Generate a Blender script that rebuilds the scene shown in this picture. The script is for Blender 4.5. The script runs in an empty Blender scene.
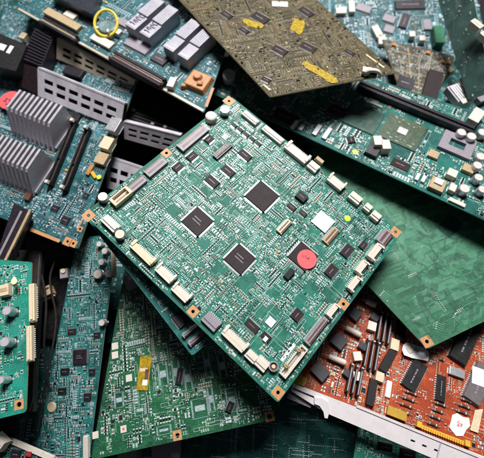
import bpy, math, random
import numpy as np
from mathutils import Vector, Matrix
from mathutils.geometry import tessellate_polygon

# ------------------------------------------------------------------ camera, world, lamps, exposure
S = 0.001                                   # everything below is written in millimetres
FPX, CX, CY, CZ, TILT = 360.0, 242.0, 229.0, 530.0, math.radians(20)
scene = bpy.context.scene
COL = scene.collection
cam_d = bpy.data.cameras.new('camera')
cam = bpy.data.objects.new('camera', cam_d); COL.objects.link(cam)
cam.location = (0, 0, CZ * S); cam.rotation_euler = (TILT, 0, 0)
cam_d.sensor_fit = 'HORIZONTAL'; cam_d.sensor_width = 36.0; cam_d.lens = 36.0 * FPX / 484.0
cam_d.clip_start = 0.01; cam_d.clip_end = 50
cam_d.dof.use_dof = True; cam_d.dof.focus_distance = 0.385; cam_d.dof.aperture_fstop = 4.5
scene.camera = cam
world = bpy.data.worlds.new('World'); scene.world = world; world.use_nodes = True
wb = world.node_tree.nodes['Background']
wb.inputs[0].default_value = (0.78, 0.86, 1.0, 1); wb.inputs[1].default_value = 0.055

def area(name, loc, size, power, col, target):
    d = bpy.data.lights.new(name, 'AREA'); d.shape = 'SQUARE'; d.size = size; d.energy = power; d.color = col
    o = bpy.data.objects.new(name, d); COL.objects.link(o); o.location = loc
    o.rotation_euler = (Vector(target) - Vector(loc)).to_track_quat('-Z', 'Y').to_euler()
    return o
area('softbox_lamp', (0.10, 1.22, 1.70), 0.65, 90, (1, 0.985, 0.97), (0.02, 0.12, 0.1))
scene.view_settings.view_transform = 'Standard'; scene.view_settings.look = 'None'
scene.view_settings.gamma = 1; scene.view_settings.exposure = -0.42

# ------------------------------------------------------------------ materials
MATS = {}
def mat(name, col, rough=0.5, metal=0.0, var=0.0, scale=300.0, bump=0.0, spec=0.5, coat=0.0, dust=.38):
    if name in MATS: return MATS[name]
    m = bpy.data.materials.new(name); m.use_nodes = True
    nt = m.node_tree; b = nt.nodes['Principled BSDF']
    b.inputs['Roughness'].default_value = rough; b.inputs['Metallic'].default_value = metal
    b.inputs['Specular IOR Level'].default_value = spec; b.inputs['Coat Weight'].default_value = coat
    tc = nt.nodes.new('ShaderNodeTexCoord'); nz = nt.nodes.new('ShaderNodeTexNoise')
    nz.inputs['Scale'].default_value = scale; nz.inputs['Detail'].default_value = 4
    nt.links.new(tc.outputs['Object'], nz.inputs['Vector'])
    rp = nt.nodes.new('ShaderNodeValToRGB')
    v = var if var else 0.12
    rp.color_ramp.elements[0].position = 0.3; rp.color_ramp.elements[1].position = 0.7
    rp.color_ramp.elements[0].color = tuple(c * (1 - v) for c in col) + (1,)
    rp.color_ramp.elements[1].color = tuple(min(1, c * (1 + v)) for c in col) + (1,)
    nt.links.new(nz.outputs['Fac'], rp.inputs[0])
    n2 = nt.nodes.new('ShaderNodeTexNoise'); n2.inputs['Scale'].default_value = 140; n2.inputs['Detail'].default_value = 8; n2.inputs['Roughness'].default_value = .75
    nt.links.new(tc.outputs['Object'], n2.inputs['Vector'])
    m2 = nt.nodes.new('ShaderNodeMapRange'); m2.inputs[1].default_value = .5; m2.inputs[2].default_value = .72; m2.inputs[4].default_value = dust if max(col) > .035 else .10
    nt.links.new(n2.outputs['Fac'], m2.inputs[0])
    mx = nt.nodes.new('ShaderNodeMix'); mx.data_type = 'RGBA'; mx.inputs[7].default_value = (0.17, 0.15, 0.13, 1)
    nt.links.new(m2.outputs[0], mx.inputs[0]); nt.links.new(rp.outputs[0], mx.inputs[6]); nt.links.new(mx.outputs[2], b.inputs['Base Color'])
    mr = nt.nodes.new('ShaderNodeMapRange'); mr.inputs[3].default_value = max(0.03, rough - 0.1); mr.inputs[4].default_value = min(1, rough + 0.12)
    nt.links.new(nz.outputs['Fac'], mr.inputs[0]); nt.links.new(mr.outputs[0], b.inputs['Roughness'])
    if bump:
        bp = nt.nodes.new('ShaderNodeBump'); bp.inputs['Strength'].default_value = bump; bp.inputs['Distance'].default_value = 0.0003
        nt.links.new(nz.outputs['Fac'], bp.inputs['Height']); nt.links.new(bp.outputs[0], b.inputs['Normal'])
    MATS[name] = m; return m

def pcbmat(name, base, pour, trace, tscale=1.0, rough=0.42, rot=0.0):
    """solder mask over copper: large pours, runs of parallel tracks and dust"""
    if name in MATS: return MATS[name]
    m = bpy.data.materials.new(name); m.use_nodes = True
    nt = m.node_tree; N = nt.nodes; L = nt.links; b = N['Principled BSDF']; b.inputs['Specular IOR Level'].default_value = 0.25
    tc = N.new('ShaderNodeTexCoord'); mp = N.new('ShaderNodeMapping'); mp.inputs['Rotation'].default_value = (0, 0, rot)
    L.new(tc.outputs['Object'], mp.inputs[0])
    def vor(scale, feat='F1', sx=1, sy=1):
        q = N.new('ShaderNodeMapping'); q.inputs['Scale'].default_value = (sx, sy, 1); L.new(mp.outputs[0], q.inputs[0])
        v = N.new('ShaderNodeTexVoronoi'); v.voronoi_dimensions = '2D'; v.distance = 'CHEBYCHEV'; v.feature = feat
        v.inputs['Scale'].default_value = scale; L.new(q.outputs[0], v.inputs['Vector']); return v
    def mth(op, a, bb=None, cl=False):
        n = N.new('ShaderNodeMath'); n.operation = op; n.use_clamp = cl
        for i, x in enumerate([a, bb]):
            if x is None: continue
            if isinstance(x, (int, float)): n.inputs[i].default_value = x
            else: L.new(x, n.inputs[i])
        return n.outputs[0]
    def mix(f, a, bb):
        n = N.new('ShaderNodeMix'); n.data_type = 'RGBA'; L.new(f, n.inputs[0])
        for i, x in ((6, a), (7, bb)):
            if isinstance(x, tuple): n.inputs[i].default_value = x + (1,)
            else: L.new(x, n.inputs[i])
        return n.outputs[2]
    # pours
    v1 = vor(45 * tscale); sp = N.new('ShaderNodeSeparateColor'); L.new(v1.outputs['Color'], sp.inputs[0])
    pourf = mth('GREATER_THAN', sp.outputs[0], 0.55)
    c = mix(mth('MULTIPLY', pourf, 0.8), base, pour)
    # tracks: alternately horizontal, vertical and diagonal in voronoi cells
    def stripes(angle, per):
        q = N.new('ShaderNodeMapping'); q.inputs['Rotation'].default_value = (0, 0, angle); L.new(mp.outputs[0], q.inputs[0])
        w = N.new('ShaderNodeTexWave'); w.wave_type = 'BANDS'; w.inputs['Scale'].default_value = per; L.new(q.outputs[0], w.inputs[0])
        return mth('GREATER_THAN', w.outputs['Fac'], 0.62)
    v2 = vor(95 * tscale, sx=1, sy=1.6); s2 = N.new('ShaderNodeSeparateColor'); L.new(v2.outputs['Color'], s2.inputs[0])
    a = mth('MULTIPLY', stripes(0, 190), mth('LESS_THAN', s2.outputs[0], 0.28))
    bq = mth('MULTIPLY', stripes(math.pi / 2, 190), mth('GREATER_THAN', s2.outputs[0], 0.75))
    d = mth('MULTIPLY', stripes(math.pi / 4, 170), mth('GREATER_THAN', s2.outputs[1], 0.72))
    tf = mth('MAXIMUM', mth('MAXIMUM', a, bq), d)
    c = mix(mth('MULTIPLY', tf, 0.75), c, trace)
    nz = N.new('ShaderNodeTexNoise'); nz.inputs['Scale'].default_value = 28; nz.inputs['Detail'].default_value = 6; L.new(tc.outputs['Object'], nz.inputs[0])
    hs = N.new('ShaderNodeHueSaturation'); L.new(c, hs.inputs['Color'])
    mr = N.new('ShaderNodeMapRange'); mr.inputs[1].default_value = 0.3; mr.inputs[2].default_value = 0.7; mr.inputs[3].default_value = 0.72; mr.inputs[4].default_value = 1.22
    L.new(nz.outputs['Fac'], mr.inputs[0]); L.new(mr.outputs[0], hs.inputs['Value'])
    # dust
    nd = N.new('ShaderNodeTexNoise'); nd.inputs['Scale'].default_value = 900; nd.inputs['Detail'].default_value = 3; L.new(tc.outputs['Object'], nd.inputs[0])
    df = mth('MULTIPLY', mth('GREATER_THAN', nd.outputs['Fac'], 0.63), 0.35)
    c = mix(df, hs.outputs[0], (0.35, 0.40, 0.36))
    L.new(c, b.inputs['Base Color'])
    rr = N.new('ShaderNodeMapRange'); rr.inputs[3].default_value = rough; rr.inputs[4].default_value = rough + 0.3
    L.new(nd.outputs['Fac'], rr.inputs[0]); L.new(rr.outputs[0], b.inputs['Roughness'])
    bp = N.new('ShaderNodeBump'); bp.inputs['Strength'].default_value = 0.35; bp.inputs['Distance'].default_value = 0.0001
    L.new(mth('ADD', tf, pourf), bp.inputs['Height']); L.new(bp.outputs[0], b.inputs['Normal'])
    MATS[name] = m; return m

M_GREEN = pcbmat('green_solder_mask', (0.006, 0.115, 0.080), (0.010, 0.145, 0.105), (0.035, 0.21, 0.155))
M_GREENB = pcbmat('green_grass_solder_mask', (0.005, 0.068, 0.03), (0.009, 0.10, 0.043), (0.022, 0.14, 0.062))
M_TEAL = pcbmat('teal_solder_mask', (0.006, 0.10, 0.09), (0.008, 0.13, 0.12), (0.03, 0.22, 0.20))
M_JADE = pcbmat('dark_teal_solder_mask', (0.003, 0.085, 0.075), (0.005, 0.12, 0.10), (0.02, 0.17, 0.14))
M_BLUE = pcbmat('blue_green_solder_mask', (0.008, 0.07, 0.08), (0.01, 0.10, 0.115), (0.04, 0.16, 0.2))
M_BACK = pcbmat('bare_green_solder_mask', (0.042, 0.165, 0.090), (0.050, 0.185, 0.104), (0.024, 0.105, 0.06), 1.7, 0.35, 0.45)
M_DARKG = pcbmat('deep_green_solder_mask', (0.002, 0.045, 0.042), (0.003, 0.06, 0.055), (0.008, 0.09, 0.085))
M_OLIVE = pcbmat('olive_solder_mask', (0.042, 0.031, 0.008), (0.065, 0.048, 0.013), (0.11, 0.085, 0.03), 1.6)
M_RED = pcbmat('orange_red_solder_mask', (0.37, 0.052, 0.010), (0.43, 0.070, 0.014), (0.26, 0.03, 0.012))
M_BROWNP = pcbmat('brown_flex_film', (0.06, 0.05, 0.03), (0.09, 0.075, 0.045), (0.16, 0.13, 0.09))
M_BLACKP = pcbmat('black_solder_mask', (0.006, 0.007, 0.008), (0.01, 0.011, 0.012), (0.02, 0.02, 0.02))
M_EDGE = mat('laminate_edge', (0.16, 0.30, 0.20), 0.6)
M_EDGET = mat('tan_laminate_edge', (0.42, 0.30, 0.13), 0.6)
M_CHIP = mat('chip_epoxy', (0.022, 0.013, 0.015), 0.65, spec=.3, var=0.2, bump=0.2, scale=900)
M_CHIP2 = mat('dark_chip_epoxy', (0.009, 0.009, 0.010), 0.55, spec=.3, var=0.2)
M_BROWNCHIP = mat('brown_epoxy', (0.026, 0.016, 0.014), 0.65, spec=.2, var=0.2)
M_PIN = mat('tinned_lead', (0.62, 0.63, 0.65), 0.35, 0.75, var=0.15)
M_SOLD = mat('solder', (0.54, 0.63, 0.61), 0.5, 0.15, var=0.3, scale=800)
M_SILKB = mat('bright_silkscreen', (0.7, 0.8, 0.76), 0.7)
M_DSOLD = mat('dull_solder', (0.46, 0.56, 0.60), 0.5, 0.15, var=0.4, scale=500)
M_DSILK = mat('bluish_silkscreen', (0.40, 0.54, 0.58), 0.7, var=0.2)
M_SILK = mat('silkscreen', (0.46, 0.62, 0.57), 0.7, var=0.15)
M_SILKY = mat('yellow_silkscreen', (0.72, 0.55, 0.05), 0.6)
M_WHITE = mat('white_nylon', (0.70, 0.63, 0.55), 0.45, var=0.06, scale=120)
M_PAPER = mat('white_paper', (0.82, 0.82, 0.82), 0.75, var=0.05, scale=90)
M_CREAM = mat('cream_nylon', (0.72, 0.58, 0.40), 0.5, var=0.1, scale=150)
M_TAN = mat('tan_plastic', (0.45, 0.33, 0.19), 0.5, var=0.15)
M_LILAC = mat('greyish_lilac_plastic', (0.27, 0.24, 0.28), 0.5, var=0.12)
M_BROWN = mat('brown_plastic', (0.13, 0.055, 0.04), 0.45)
M_BLACK = mat('black_plastic', (0.010, 0.010, 0.012), 0.45, bump=0.2)
M_PURPLE = mat('purplish_black_plastic', (0.017, 0.012, 0.020), 0.4)
M_GOLD = mat('gold_pad', (0.56, 0.27, 0.11), 0.55, 0.0, var=0.15)
M_HOLE = mat('hole_shadow', (0.01, 0.01, 0.01), 0.9)
M_ALU = mat('aluminium_can', (0.62, 0.61, 0.64), 0.3, 0.6, var=0.08)
M_FIN = mat('anodised_fin', (0.52, 0.49, 0.54), 0.4, 0.15, var=0.12)
M_STEEL = mat('painted_steel', (0.62, 0.58, 0.64), 0.4, 0.15, var=0.16, scale=45)
M_PLATE = mat('dull_grey_plate', (0.40, 0.38, 0.44), 0.5, 0.0, var=0.2, scale=45)
M_BEIGE = mat('aged_painted_steel', (0.50, 0.43, 0.33), 0.45, 0.15, var=0.15, scale=60)
M_RAIL = mat('white_rail_plastic', (0.74, 0.69, 0.70), 0.4, var=0.05, scale=60, dust=.15)
M_REDS = mat('red_sticker', (0.80, 0.10, 0.11), 0.6, var=0.04)
M_REDINK = mat('dark_red_ink', (0.30, 0.02, 0.03), 0.6)
M_INK = mat('blue_black_ink', (0.03, 0.02, 0.09), 0.6)
M_YEL = mat('yellow_tape', (0.40, 0.27, 0.015), 0.3, var=0.45, scale=260)
M_YDOT = mat('yellow_green_dot', (0.62, 0.80, 0.05), 0.5)
M_YPL = mat('yellow_plastic', (0.75, 0.42, 0.03), 0.4)
M_YRING = mat('yellow_ring_plastic', (0.80, 0.62, 0.05), 0.4)
M_ORANGE = mat('orange_wax', (0.46, 0.20, 0.065), 0.5, var=0.25, scale=150)
M_CAPTAN = mat('ceramic_tan', (0.28, 0.17, 0.09), 0.5, var=0.2)
M_GREENPL = mat('green_plastic', (0.01, 0.16, 0.07), 0.4)
M_FILM = mat('grey_green_film', (0.05, 0.10, 0.09), 0.15, coat=0.6, var=0.3, scale=60)
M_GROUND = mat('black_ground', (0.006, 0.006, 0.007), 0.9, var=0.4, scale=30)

# ------------------------------------------------------------------ mesh building
class MB:
    def __init__(s): s.v = []; s.f = []; s.m = []; s.mats = []
    def mi(s, m):
        if m not in s.mats: s.mats.append(m)
        return s.mats.index(m)
    def add(s, vs, fs, m):
        o = len(s.v); k = s.mi(m); s.v += vs
        for f in fs: s.f.append([i + o for i in f]); s.m.append(k)
    def box(s, x, y, z, lx, ly, lz, m, rot=0.0, top=1.0, bottom=False):
        c, n = math.cos(rot), math.sin(rot); vs = []
        for zz, k in ((z, 1.0), (z + lz, top)):
            for a, b in ((-1, -1), (1, -1), (1, 1), (-1, 1)):
                u, v = a * lx / 2 * k, b * ly / 2 * k
                vs.append((x + u * c - v * n, y + u * n + v * c, zz))
        fs = [(4, 5, 6, 7), (0, 1, 5, 4), (1, 2, 6, 5), (2, 3, 7, 6), (3, 0, 4, 7)]
        if bottom or z > 0.3: fs.append((3, 2, 1, 0))
        s.add(vs, fs, m)
    def quad(s, x, y, z, lx, ly, m, rot=0.0):
        c, n = math.cos(rot), math.sin(rot)
        s.add([(x + a * lx / 2 * c - b * ly / 2 * n, y + a * lx / 2 * n + b * ly / 2 * c, z) for a, b in ((-1, -1), (1, -1), (1, 1), (-1, 1))], [(0, 1, 2, 3)], m)
    def cyl(s, x, y, z, r, h, m, n=20, r2=None, topm=None):
        r2 = r if r2 is None else r2
        vs = [(x + r * math.cos(2 * math.pi * i / n), y + r * math.sin(2 * math.pi * i / n), z) for i in range(n)]
        vs += [(x + r2 * math.cos(2 * math.pi * i / n), y + r2 * math.sin(2 * math.pi * i / n), z + h) for i in range(n)]
        s.add(vs, [(i, (i + 1) % n, n + (i + 1) % n, n + i) for i in range(n)], m)
        s.add(vs[n:], [tuple(range(n))], topm or m)
    def lathe(s, x, y, prof, m, n=24, ms=None):
        for k in range(len(prof) - 1):
            (r0, z0), (r1, z1) = prof[k], prof[k + 1]
            vs = [(x + r0 * math.cos(2 * math.pi * i / n), y + r0 * math.sin(2 * math.pi * i / n), z0) for i in range(n)]
            vs += [(x + r1 * math.cos(2 * math.pi * i / n), y + r1 * math.sin(2 * math.pi * i / n), z1) for i in range(n)]
            s.add(vs, [(i, (i + 1) % n, n + (i + 1) % n, n + i) for i in range(n)], ms[k] if ms else m)
    def prism(s, poly, z0, z1, m, holes=(), side=None, bot=None):
        side = side or m; bot = bot or m
        loops = [poly] + list(holes)
        flat = [p for l in loops for p in l]
        tris = tessellate_polygon([[Vector((p[0], p[1], 0)) for p in l] for l in loops])
        def up(t):
            a, b, c = (flat[i] for i in t)
            return (b[0] - a[0]) * (c[1] - a[1]) - (b[1] - a[1]) * (c[0] - a[0]) > 0
        tris = [t if up(t) else t[::-1] for t in tris]
        s.add([(p[0], p[1], z1) for p in flat], tris, m)
        s.add([(p[0], p[1], z0) for p in flat], [t[::-1] for t in tris], bot)
        for k, l in enumerate(loops):
            n = len(l); ar = sum(l[i][0] * l[(i + 1) % n][1] - l[(i + 1) % n][0] * l[i][1] for i in range(n))
            if (ar > 0) != (k == 0): l = l[::-1]
            vs = [(p[0], p[1], z0) for p in l] + [(p[0], p[1], z1) for p in l]
            s.add(vs, [(i, (i + 1) % n, n + (i + 1) % n, n + i) for i in range(n)], side)
    def tube(s, pts, r, m, n=8, cap=True):
        pts = [Vector(p) for p in pts]; rings = []
        for i, p in enumerate(pts):
            t = (pts[min(i + 1, len(pts) - 1)] - pts[max(i - 1, 0)]).normalized()
            a = t.cross(Vector((0, 0, 1)));
            if a.length < 0.05: a = t.cross(Vector((1, 0, 0)))
            a.normalize(); b = t.cross(a); rings.append([tuple(p + r * (math.cos(2 * math.pi * j / n) * a + math.sin(2 * math.pi * j / n) * b)) for j in range(n)])
        vs = [v for q in rings for v in q]
        fs = [(k * n + j, (k + 1) * n + j, (k + 1) * n + (j + 1) % n, k * n + (j + 1) % n) for k in range(len(pts) - 1) for j in range(n)]
        if cap: fs += [tuple(range(n)), tuple(range(len(vs) - 1, len(vs) - 1 - n, -1))]
        s.add(vs, fs, m)
    def mesh(s, name):
        me = bpy.data.meshes.new(name)
        me.from_pydata([(a * S, b * S, c * S) for a, b, c in s.v], [], s.f)
        for m in s.mats: me.materials.append(m)
        me.polygons.foreach_set('material_index', s.m); me.update(); return me

def circle(x, y, r, n=14): return [(x + r * math.cos(2 * math.pi * i / n), y + r * math.sin(2 * math.pi * i / n)) for i in range(n)]
def rect(x, y, lx, ly, a=0.0):
    c, n = math.cos(a), math.sin(a)
    return [(x + u * lx / 2 * c - v * ly / 2 * n, y + u * lx / 2 * n + v * ly / 2 * c) for u, v in ((-1, -1), (1, -1), (1, 1), (-1, 1))]

def link(name, me, parent=None, loc=(0, 0, 0), rz=0.0, bevel=0.0):
    o = bpy.data.objects.new(name, me); COL.objects.link(o)
    if parent is not None: o.parent = parent
    o.location = tuple(c * S for c in loc); o.rotation_euler = (0, 0, rz)
    if bevel:
        b = o.modifiers.new('bevel', 'BEVEL'); b.width = bevel * S; b.segments = 2; b.limit_method = 'ANGLE'; b.angle_limit = math.radians(40)
    return o

CR, SR = math.cos(TILT), math.sin(TILT)
def ray(px, py):
    x, y, z = (px - CX) / FPX, -(py - CY) / FPX, -1.0
    return Vector((x, y * CR - z * SR, y * SR + z * CR))
CAM = Vector((0, 0, CZ))
def at(px, py, z):
    d = ray(px, py); return CAM + d * ((z - CZ) / d.z)

class Slab:
    """a thing lying in its own tilted plane; local frame in millimetres, z out of its face"""
    def __init__(s, name, label, cat, quad, h, group=None):
        P0, P1, P3 = at(*quad[0], h[0]), at(*quad[1], h[1]), at(*quad[3], h[2])
        u = (P1 - P0).normalized(); n = u.cross(P3 - P0).normalized()
        if n.dot(CAM - P0) < 0: n = -n
        v = n.cross(u); s.u, s.v, s.n, s.P0 = u, v, n, P0
        s.root = bpy.data.objects.new(name, None); COL.objects.link(s.root)
        s.root.empty_display_size = 0.02
        s.root.matrix_world = Matrix(((u.x, v.x, n.x, P0.x * S), (u.y, v.y, n.y, P0.y * S), (u.z, v.z, n.z, P0.z * S), (0, 0, 0, 1)))
        s.root['label'] = label; s.root['category'] = cat
        if group: s.root['group'] = group
        s.quad = [s.uv(*q) for q in quad]; s.name = name
        xs = [p[0] for p in s.quad]; ys = [p[1] for p in s.quad]
        s.x0, s.x1, s.y0, s.y1 = min(xs), max(xs), min(ys), max(ys)
        s.res = 0.5
        s.occ = np.zeros((int((s.x1 - s.x0) / s.res) + 2, int((s.y1 - s.y0) / s.res) + 2), bool)
        q = s.quad
        print('%-28s edges %.0f %.0f %.0f %.0f mm' % (name, *[math.dist(q[i], q[(i + 1) % 4]) for i in range(4)]))
    def uv(s, px, py, lift=0.0):
        d = ray(px, py); P = s.P0 + s.n * lift
        t = (P - CAM).dot(s.n) / d.dot(s.n); w = CAM + d * t - s.P0
        return (w.dot(s.u), w.dot(s.v))
    def world(s, x, y, z): return s.P0 + s.u * x + s.v * y + s.n * z
    def topx(s, x, y):
        w = s.world(x, y, 0) - CAM
        cx, cy, cz = w.x, w.y * CR + w.z * SR, -w.y * SR + w.z * CR
        return (CX + FPX * cx / -cz, CY - FPX * cy / -cz)
    def occupy(s, x, y, lx, ly, rot=0.0, pad=0.6):
        r = math.hypot(lx, ly) / 2 + pad + 1
        i0, i1 = int(max(0, (x - r - s.x0) / s.res)), int(max(0, (x + r - s.x0) / s.res)) + 1
        j0, j1 = int(max(0, (y - r - s.y0) / s.res)), int(max(0, (y + r - s.y0) / s.res)) + 1
        sub = s.occ[i0:i1, j0:j1]
        if sub.size == 0: return
        X = s.x0 + (np.arange(i0, i0 + sub.shape[0]) + 0.5) * s.res - x; Y = s.y0 + (np.arange(j0, j0 + sub.shape[1]) + 0.5) * s.res - y
        c, n = math.cos(rot), math.sin(rot)
        U = X[:, None] * c + Y[None, :] * n; V = -X[:, None] * n + Y[None, :] * c
        sub |= (np.abs(U) < lx / 2 + pad) & (np.abs(V) < ly / 2 + pad)
    def blank(s, px, py, rpx):
        x, y = s.uv(px, py); x2, y2 = s.uv(px + rpx, py); r = math.dist((x, y), (x2, y2))
        s.occupy(x, y, 2 * r, 2 * r, 0, 0)
    def base(s, m, thick=1.6, holes=(), side=None, outline=None, name='circuit_board'):
        o = [s.uv(*p) for p in (outline or s.topxquad())]
        # round the corners a little
        s.outline = o; ro = []
        for i in range(len(o)):
            a, b, c = Vector(o[i - 1]), Vector(o[i]), Vector(o[(i + 1) % len(o)])
            r = min(3.0, (a - b).length / 4, (c - b).length / 4)
            p, q = b + (a - b).normalized() * r, b + (c - b).normalized() * r
            for t in (0, .25, .5, .75, 1): w = p.lerp(b, t).lerp(b.lerp(q, t), t); ro.append((w.x, w.y))
        hl = [circle(*s.uv(px, py), r) for px, py, r in holes]
        mb = MB(); mb.prism(ro, -thick, 0, m, hl, side or M_EDGE)
        return link(name, mb.mesh(name), s.root)
    def topxquad(s): return [s.topx(*q) for q in s.quad]
    def inside(s, x, y, margin):
        o = s.outline; n = len(o); sg = 0
        for i in range(n):
            ax, ay = o[i]; bx, by = o[(i + 1) % n]; L = math.hypot(bx - ax, by - ay)
            d = ((bx - ax) * (y - ay) - (by - ay) * (x - ax)) / L
            if sg == 0: sg = 1 if d > 0 else -1
            if d * sg < margin: return False
        return True
    def part(s, name, mb, x=0, y=0, rz=0.0, z=0.0, bevel=0.0, parent=None, label=None):
        o = link(name, mb if isinstance(mb, bpy.types.Mesh) else mb.mesh(name), parent or s.root, (x, y, z), rz, bevel)
        if label: o['label'] = label
        return o
    def seg(s, a, b, lift=0.0, snap=True):
        """pixel segment -> centre, length, angle (snapped to the board's axes)"""
        p, q = s.uv(*a, lift), s.uv(*b, lift); L = math.dist(p, q); an = math.atan2(q[1] - p[1], q[0] - p[0])
        if snap:
            k = round(an / (math.pi / 2)) * math.pi / 2
            if abs(an - k) < math.radians(17): an = k
        return (p[0] + q[0]) / 2, (p[1] + q[1]) / 2, L, an
    def mmpx(s, px, py):
        a, b = s.uv(px, py), s.uv(px + 1, py); c = s.uv(px, py + 1)
        return (math.dist(a, b) + math.dist(a, c)) / 2

def wobble_strokes(mb, x, y, size, z, m, n=6, rnd=random):
    for k in range(n):
        px = x + rnd.uniform(-size, size) * .7; py = y + rnd.uniform(-size, size) * .35; pts = []
        for q in range(6): px += rnd.uniform(-1, 1) * size * .28; py += rnd.uniform(-1, 1) * size * .28; pts.append((px, py, z))
        mb.tube(pts, size * 0.045 + .08, m, 5)

# ------------------------------------------------------------------ components (each one a part of its board)
def qfp(b, c, w_px, m=None, h=2.2, mark=True, pins=True, hpx=None, label=None, name='chip', rot=0.0):
    k = b.mmpx(*c); W = w_px * k; H = (hpx or w_px) * k; x, y = b.uv(*c, h / 2); m = m or M_CHIP
    mb = MB(); mb.box(0, 0, 0.35, W, H, h * .5, m, bottom=True); mb.box(0, 0, .35 + h * .5, W, H, h * .5, m, top=.965)
    mb.cyl(-W * .4, -H * .4, .35 + h, min(W, H) * .035, .03, M_BROWNCHIP, 10)
    if mark:
        rr = random.Random(int(c[0] * 7))
        for j in range(2):
            xx = -W * .22
            while xx < W * (.22 - .1 * j):
                l = rr.uniform(.02, .045) * W; mb.quad(xx, -H * (.05 - .14 * j), h + .37, l, H * .045, M_LILAC); xx += l + W * .018
    o = b.part(name, mb, x, y, rot, 0, .12, label=label)
    if pins:
        pb = MB(); n = int(W / 1.1); mm = 1.3
        for side in range(4):
            a = side * math.pi / 2; LW, D = (W, H) if side % 2 == 0 else (H, W); n = max(3, int(LW / 1.15))
            for i in range(n):
                t = (i + .5) / n * LW * .92 - LW * .46
                for (d, z, l, hh) in ((D / 2 + .5, 1.0, 1.0, .2), (D / 2 + 1.35, .02, 1.2, .3)):
                    px, py = t, -d; pb.box(px * math.cos(a) - py * math.sin(a), px * math.sin(a) + py * math.cos(a), z, .62, l, hh, M_PIN, a)
        b.part('pins', pb, parent=o)
    b.occupy(x, y, W + 3, H + 3, rot, .6); return o

def soic(b, p0, p1, w_px, m=None, h=1.7, pins=True, mark=True, name='small_chip', label=None, pitch=1.3):
    """body from pixel p0 to p1 along its long axis, pins on the long sides"""
    x, y, L, a = b.seg(p0, p1, h / 2); W = w_px * b.mmpx(*p0); m = m or M_CHIP
    mb = MB(); mb.box(0, 0, .25, L, W, h, m, top=.95, bottom=True)
    mb.cyl(-L * .4, -W * .25, h + .25, .35, .03, M_BROWNCHIP, 8)
    if mark:
        xx = -L * .25; rr = random.Random(int(p0[0] * 13))
        while xx < L * .25: l = rr.uniform(.03, .07) * L; mb.quad(xx, 0, h + .27, l, W * .09, M_LILAC); xx += l + L * .03
    o = b.part(name, mb, x, y, a, 0, .1, label=label)
    if pins:
        pb = MB(); n = max(2, int(L / pitch))
        for i in range(n):
            t = ((i + .5) / n - .5) * L * .95
            for sgn in (-1, 1):
                pb.box(t, sgn * (W / 2 + .35), .8, pitch * .5, .9, .2, M_PIN); pb.box(t, sgn * (W / 2 + 1.0), .02, pitch * .5, 1.0, .3, M_PIN)
        b.part('pins', pb, parent=o)
    b.occupy(x, y, L + .6, W + 2.6, a); return o

def connector(b, p0, p1, w_px, h=6.0, m=None, kind='eared', name='connector', label=None):
    x, y, L, a = b.seg(p0, p1, h * .7); W = w_px * b.mmpx(*p0) * (1.12 if b.name == 'circuit_board' else 1); m = m or M_WHITE
    mb = MB()
    if kind == 'eared':       # wafer header: wall, two ears, floor with pins
        mb.box(0, W * .04, 0, L, W * .80, h * .88, m); mb.box(0, -W * .42, 0, L * .9, W * .14, h * .35, m); mb.box(0, W * .1, h * .88, L * .82, W * .14, .12, M_CREAM)
        for sgn in (-1, 1):
            mb.box(sgn * (L / 2 - L * .035), -W * .22, 0, L * .1, W * .85, h, m)
            mb.box(sgn * (L / 2 + .3), -W * .35, h * .3, L * .05 + .5, W * .3, h * .55, m)
        n = max(3, int(L / 2.2)); pm = MB()
        for i in range(n): pm.box(((i + .5) / n - .5) * L * .84, -W * .46, h * .42, .55, W * .3, .5, M_PIN)
        for i in range(n): pm.box(((i + .5) / n - .5) * L * .84, W * .5 + .7, .03, .8, 2.2, .35, M_SOLD)
    elif kind == 'header':    # shrouded header, opening upwards
        t = W * .14
        mb.box(0, 0, 0, L, W, h * .35, m)
        for sgn in (-1, 1): mb.box(0, sgn * (W / 2 - t / 2), h * .35, L, t, h * .65, m); mb.box(sgn * (L / 2 - t), 0, h * .35, 2 * t, W - 2 * t, h * .65, m)
        n = max(2, int(L / 2.3)); pm = MB()
        for i in range(n): pm.box(((i + .5) / n - .5) * (L - 5 * t), 0, h * .35, .6, .6, h * .5, M_PIN)
        for i in range(n):
            for sgn in (-1, 1): pm.box(((i + .5) / n - .5) * L * .84, sgn * (W / 2 + .6), .03, .8, 1.6, .35, M_SOLD)
    elif kind == 'flat':      # low flat-cable socket: grey body, brown slot and latch
        mb.box(0, W * .12, 0, L, W * .7, h, m); mb.box(0, W * .1, h, L * .84, W * .22, .15, M_BROWN)
        mb.box(0, -W * .34, 0, L * .93, W * .24, h * .7, M_BROWN)
        for sgn in (-1, 1): mb.box(sgn * L * .475, -W * .3, 0, L * .05, W * .4, h * .85, m)
        n = max(3, int(L / 1.2)); pm = MB()
        for i in range(n): pm.box(((i + .5) / n - .5) * L * .9, W * .5 + .6, .03, .55, 1.6, .3, M_SOLD)
    else:                     # plain moulded bar with a shallow groove
        mb.box(0, 0, 0, L, W, h * .8, m, top=.96); mb.box(0, 0, h * .8, L * .9, W * .42, h * .2, m)
        n = max(2, int(L / 2.4)); pm = MB()
        for i in range(n): pm.box(((i + .5) / n - .5) * L * .84, -W * .5 - .6, .03, .9, 1.6, .35, M_SOLD)
    o = b.part(name, mb, x, y, a, 0, .25, label=label); b.part('pins', pm, parent=o)
    b.occupy(x, y, L + 1.5, W + 3.5, a); return o

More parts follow.
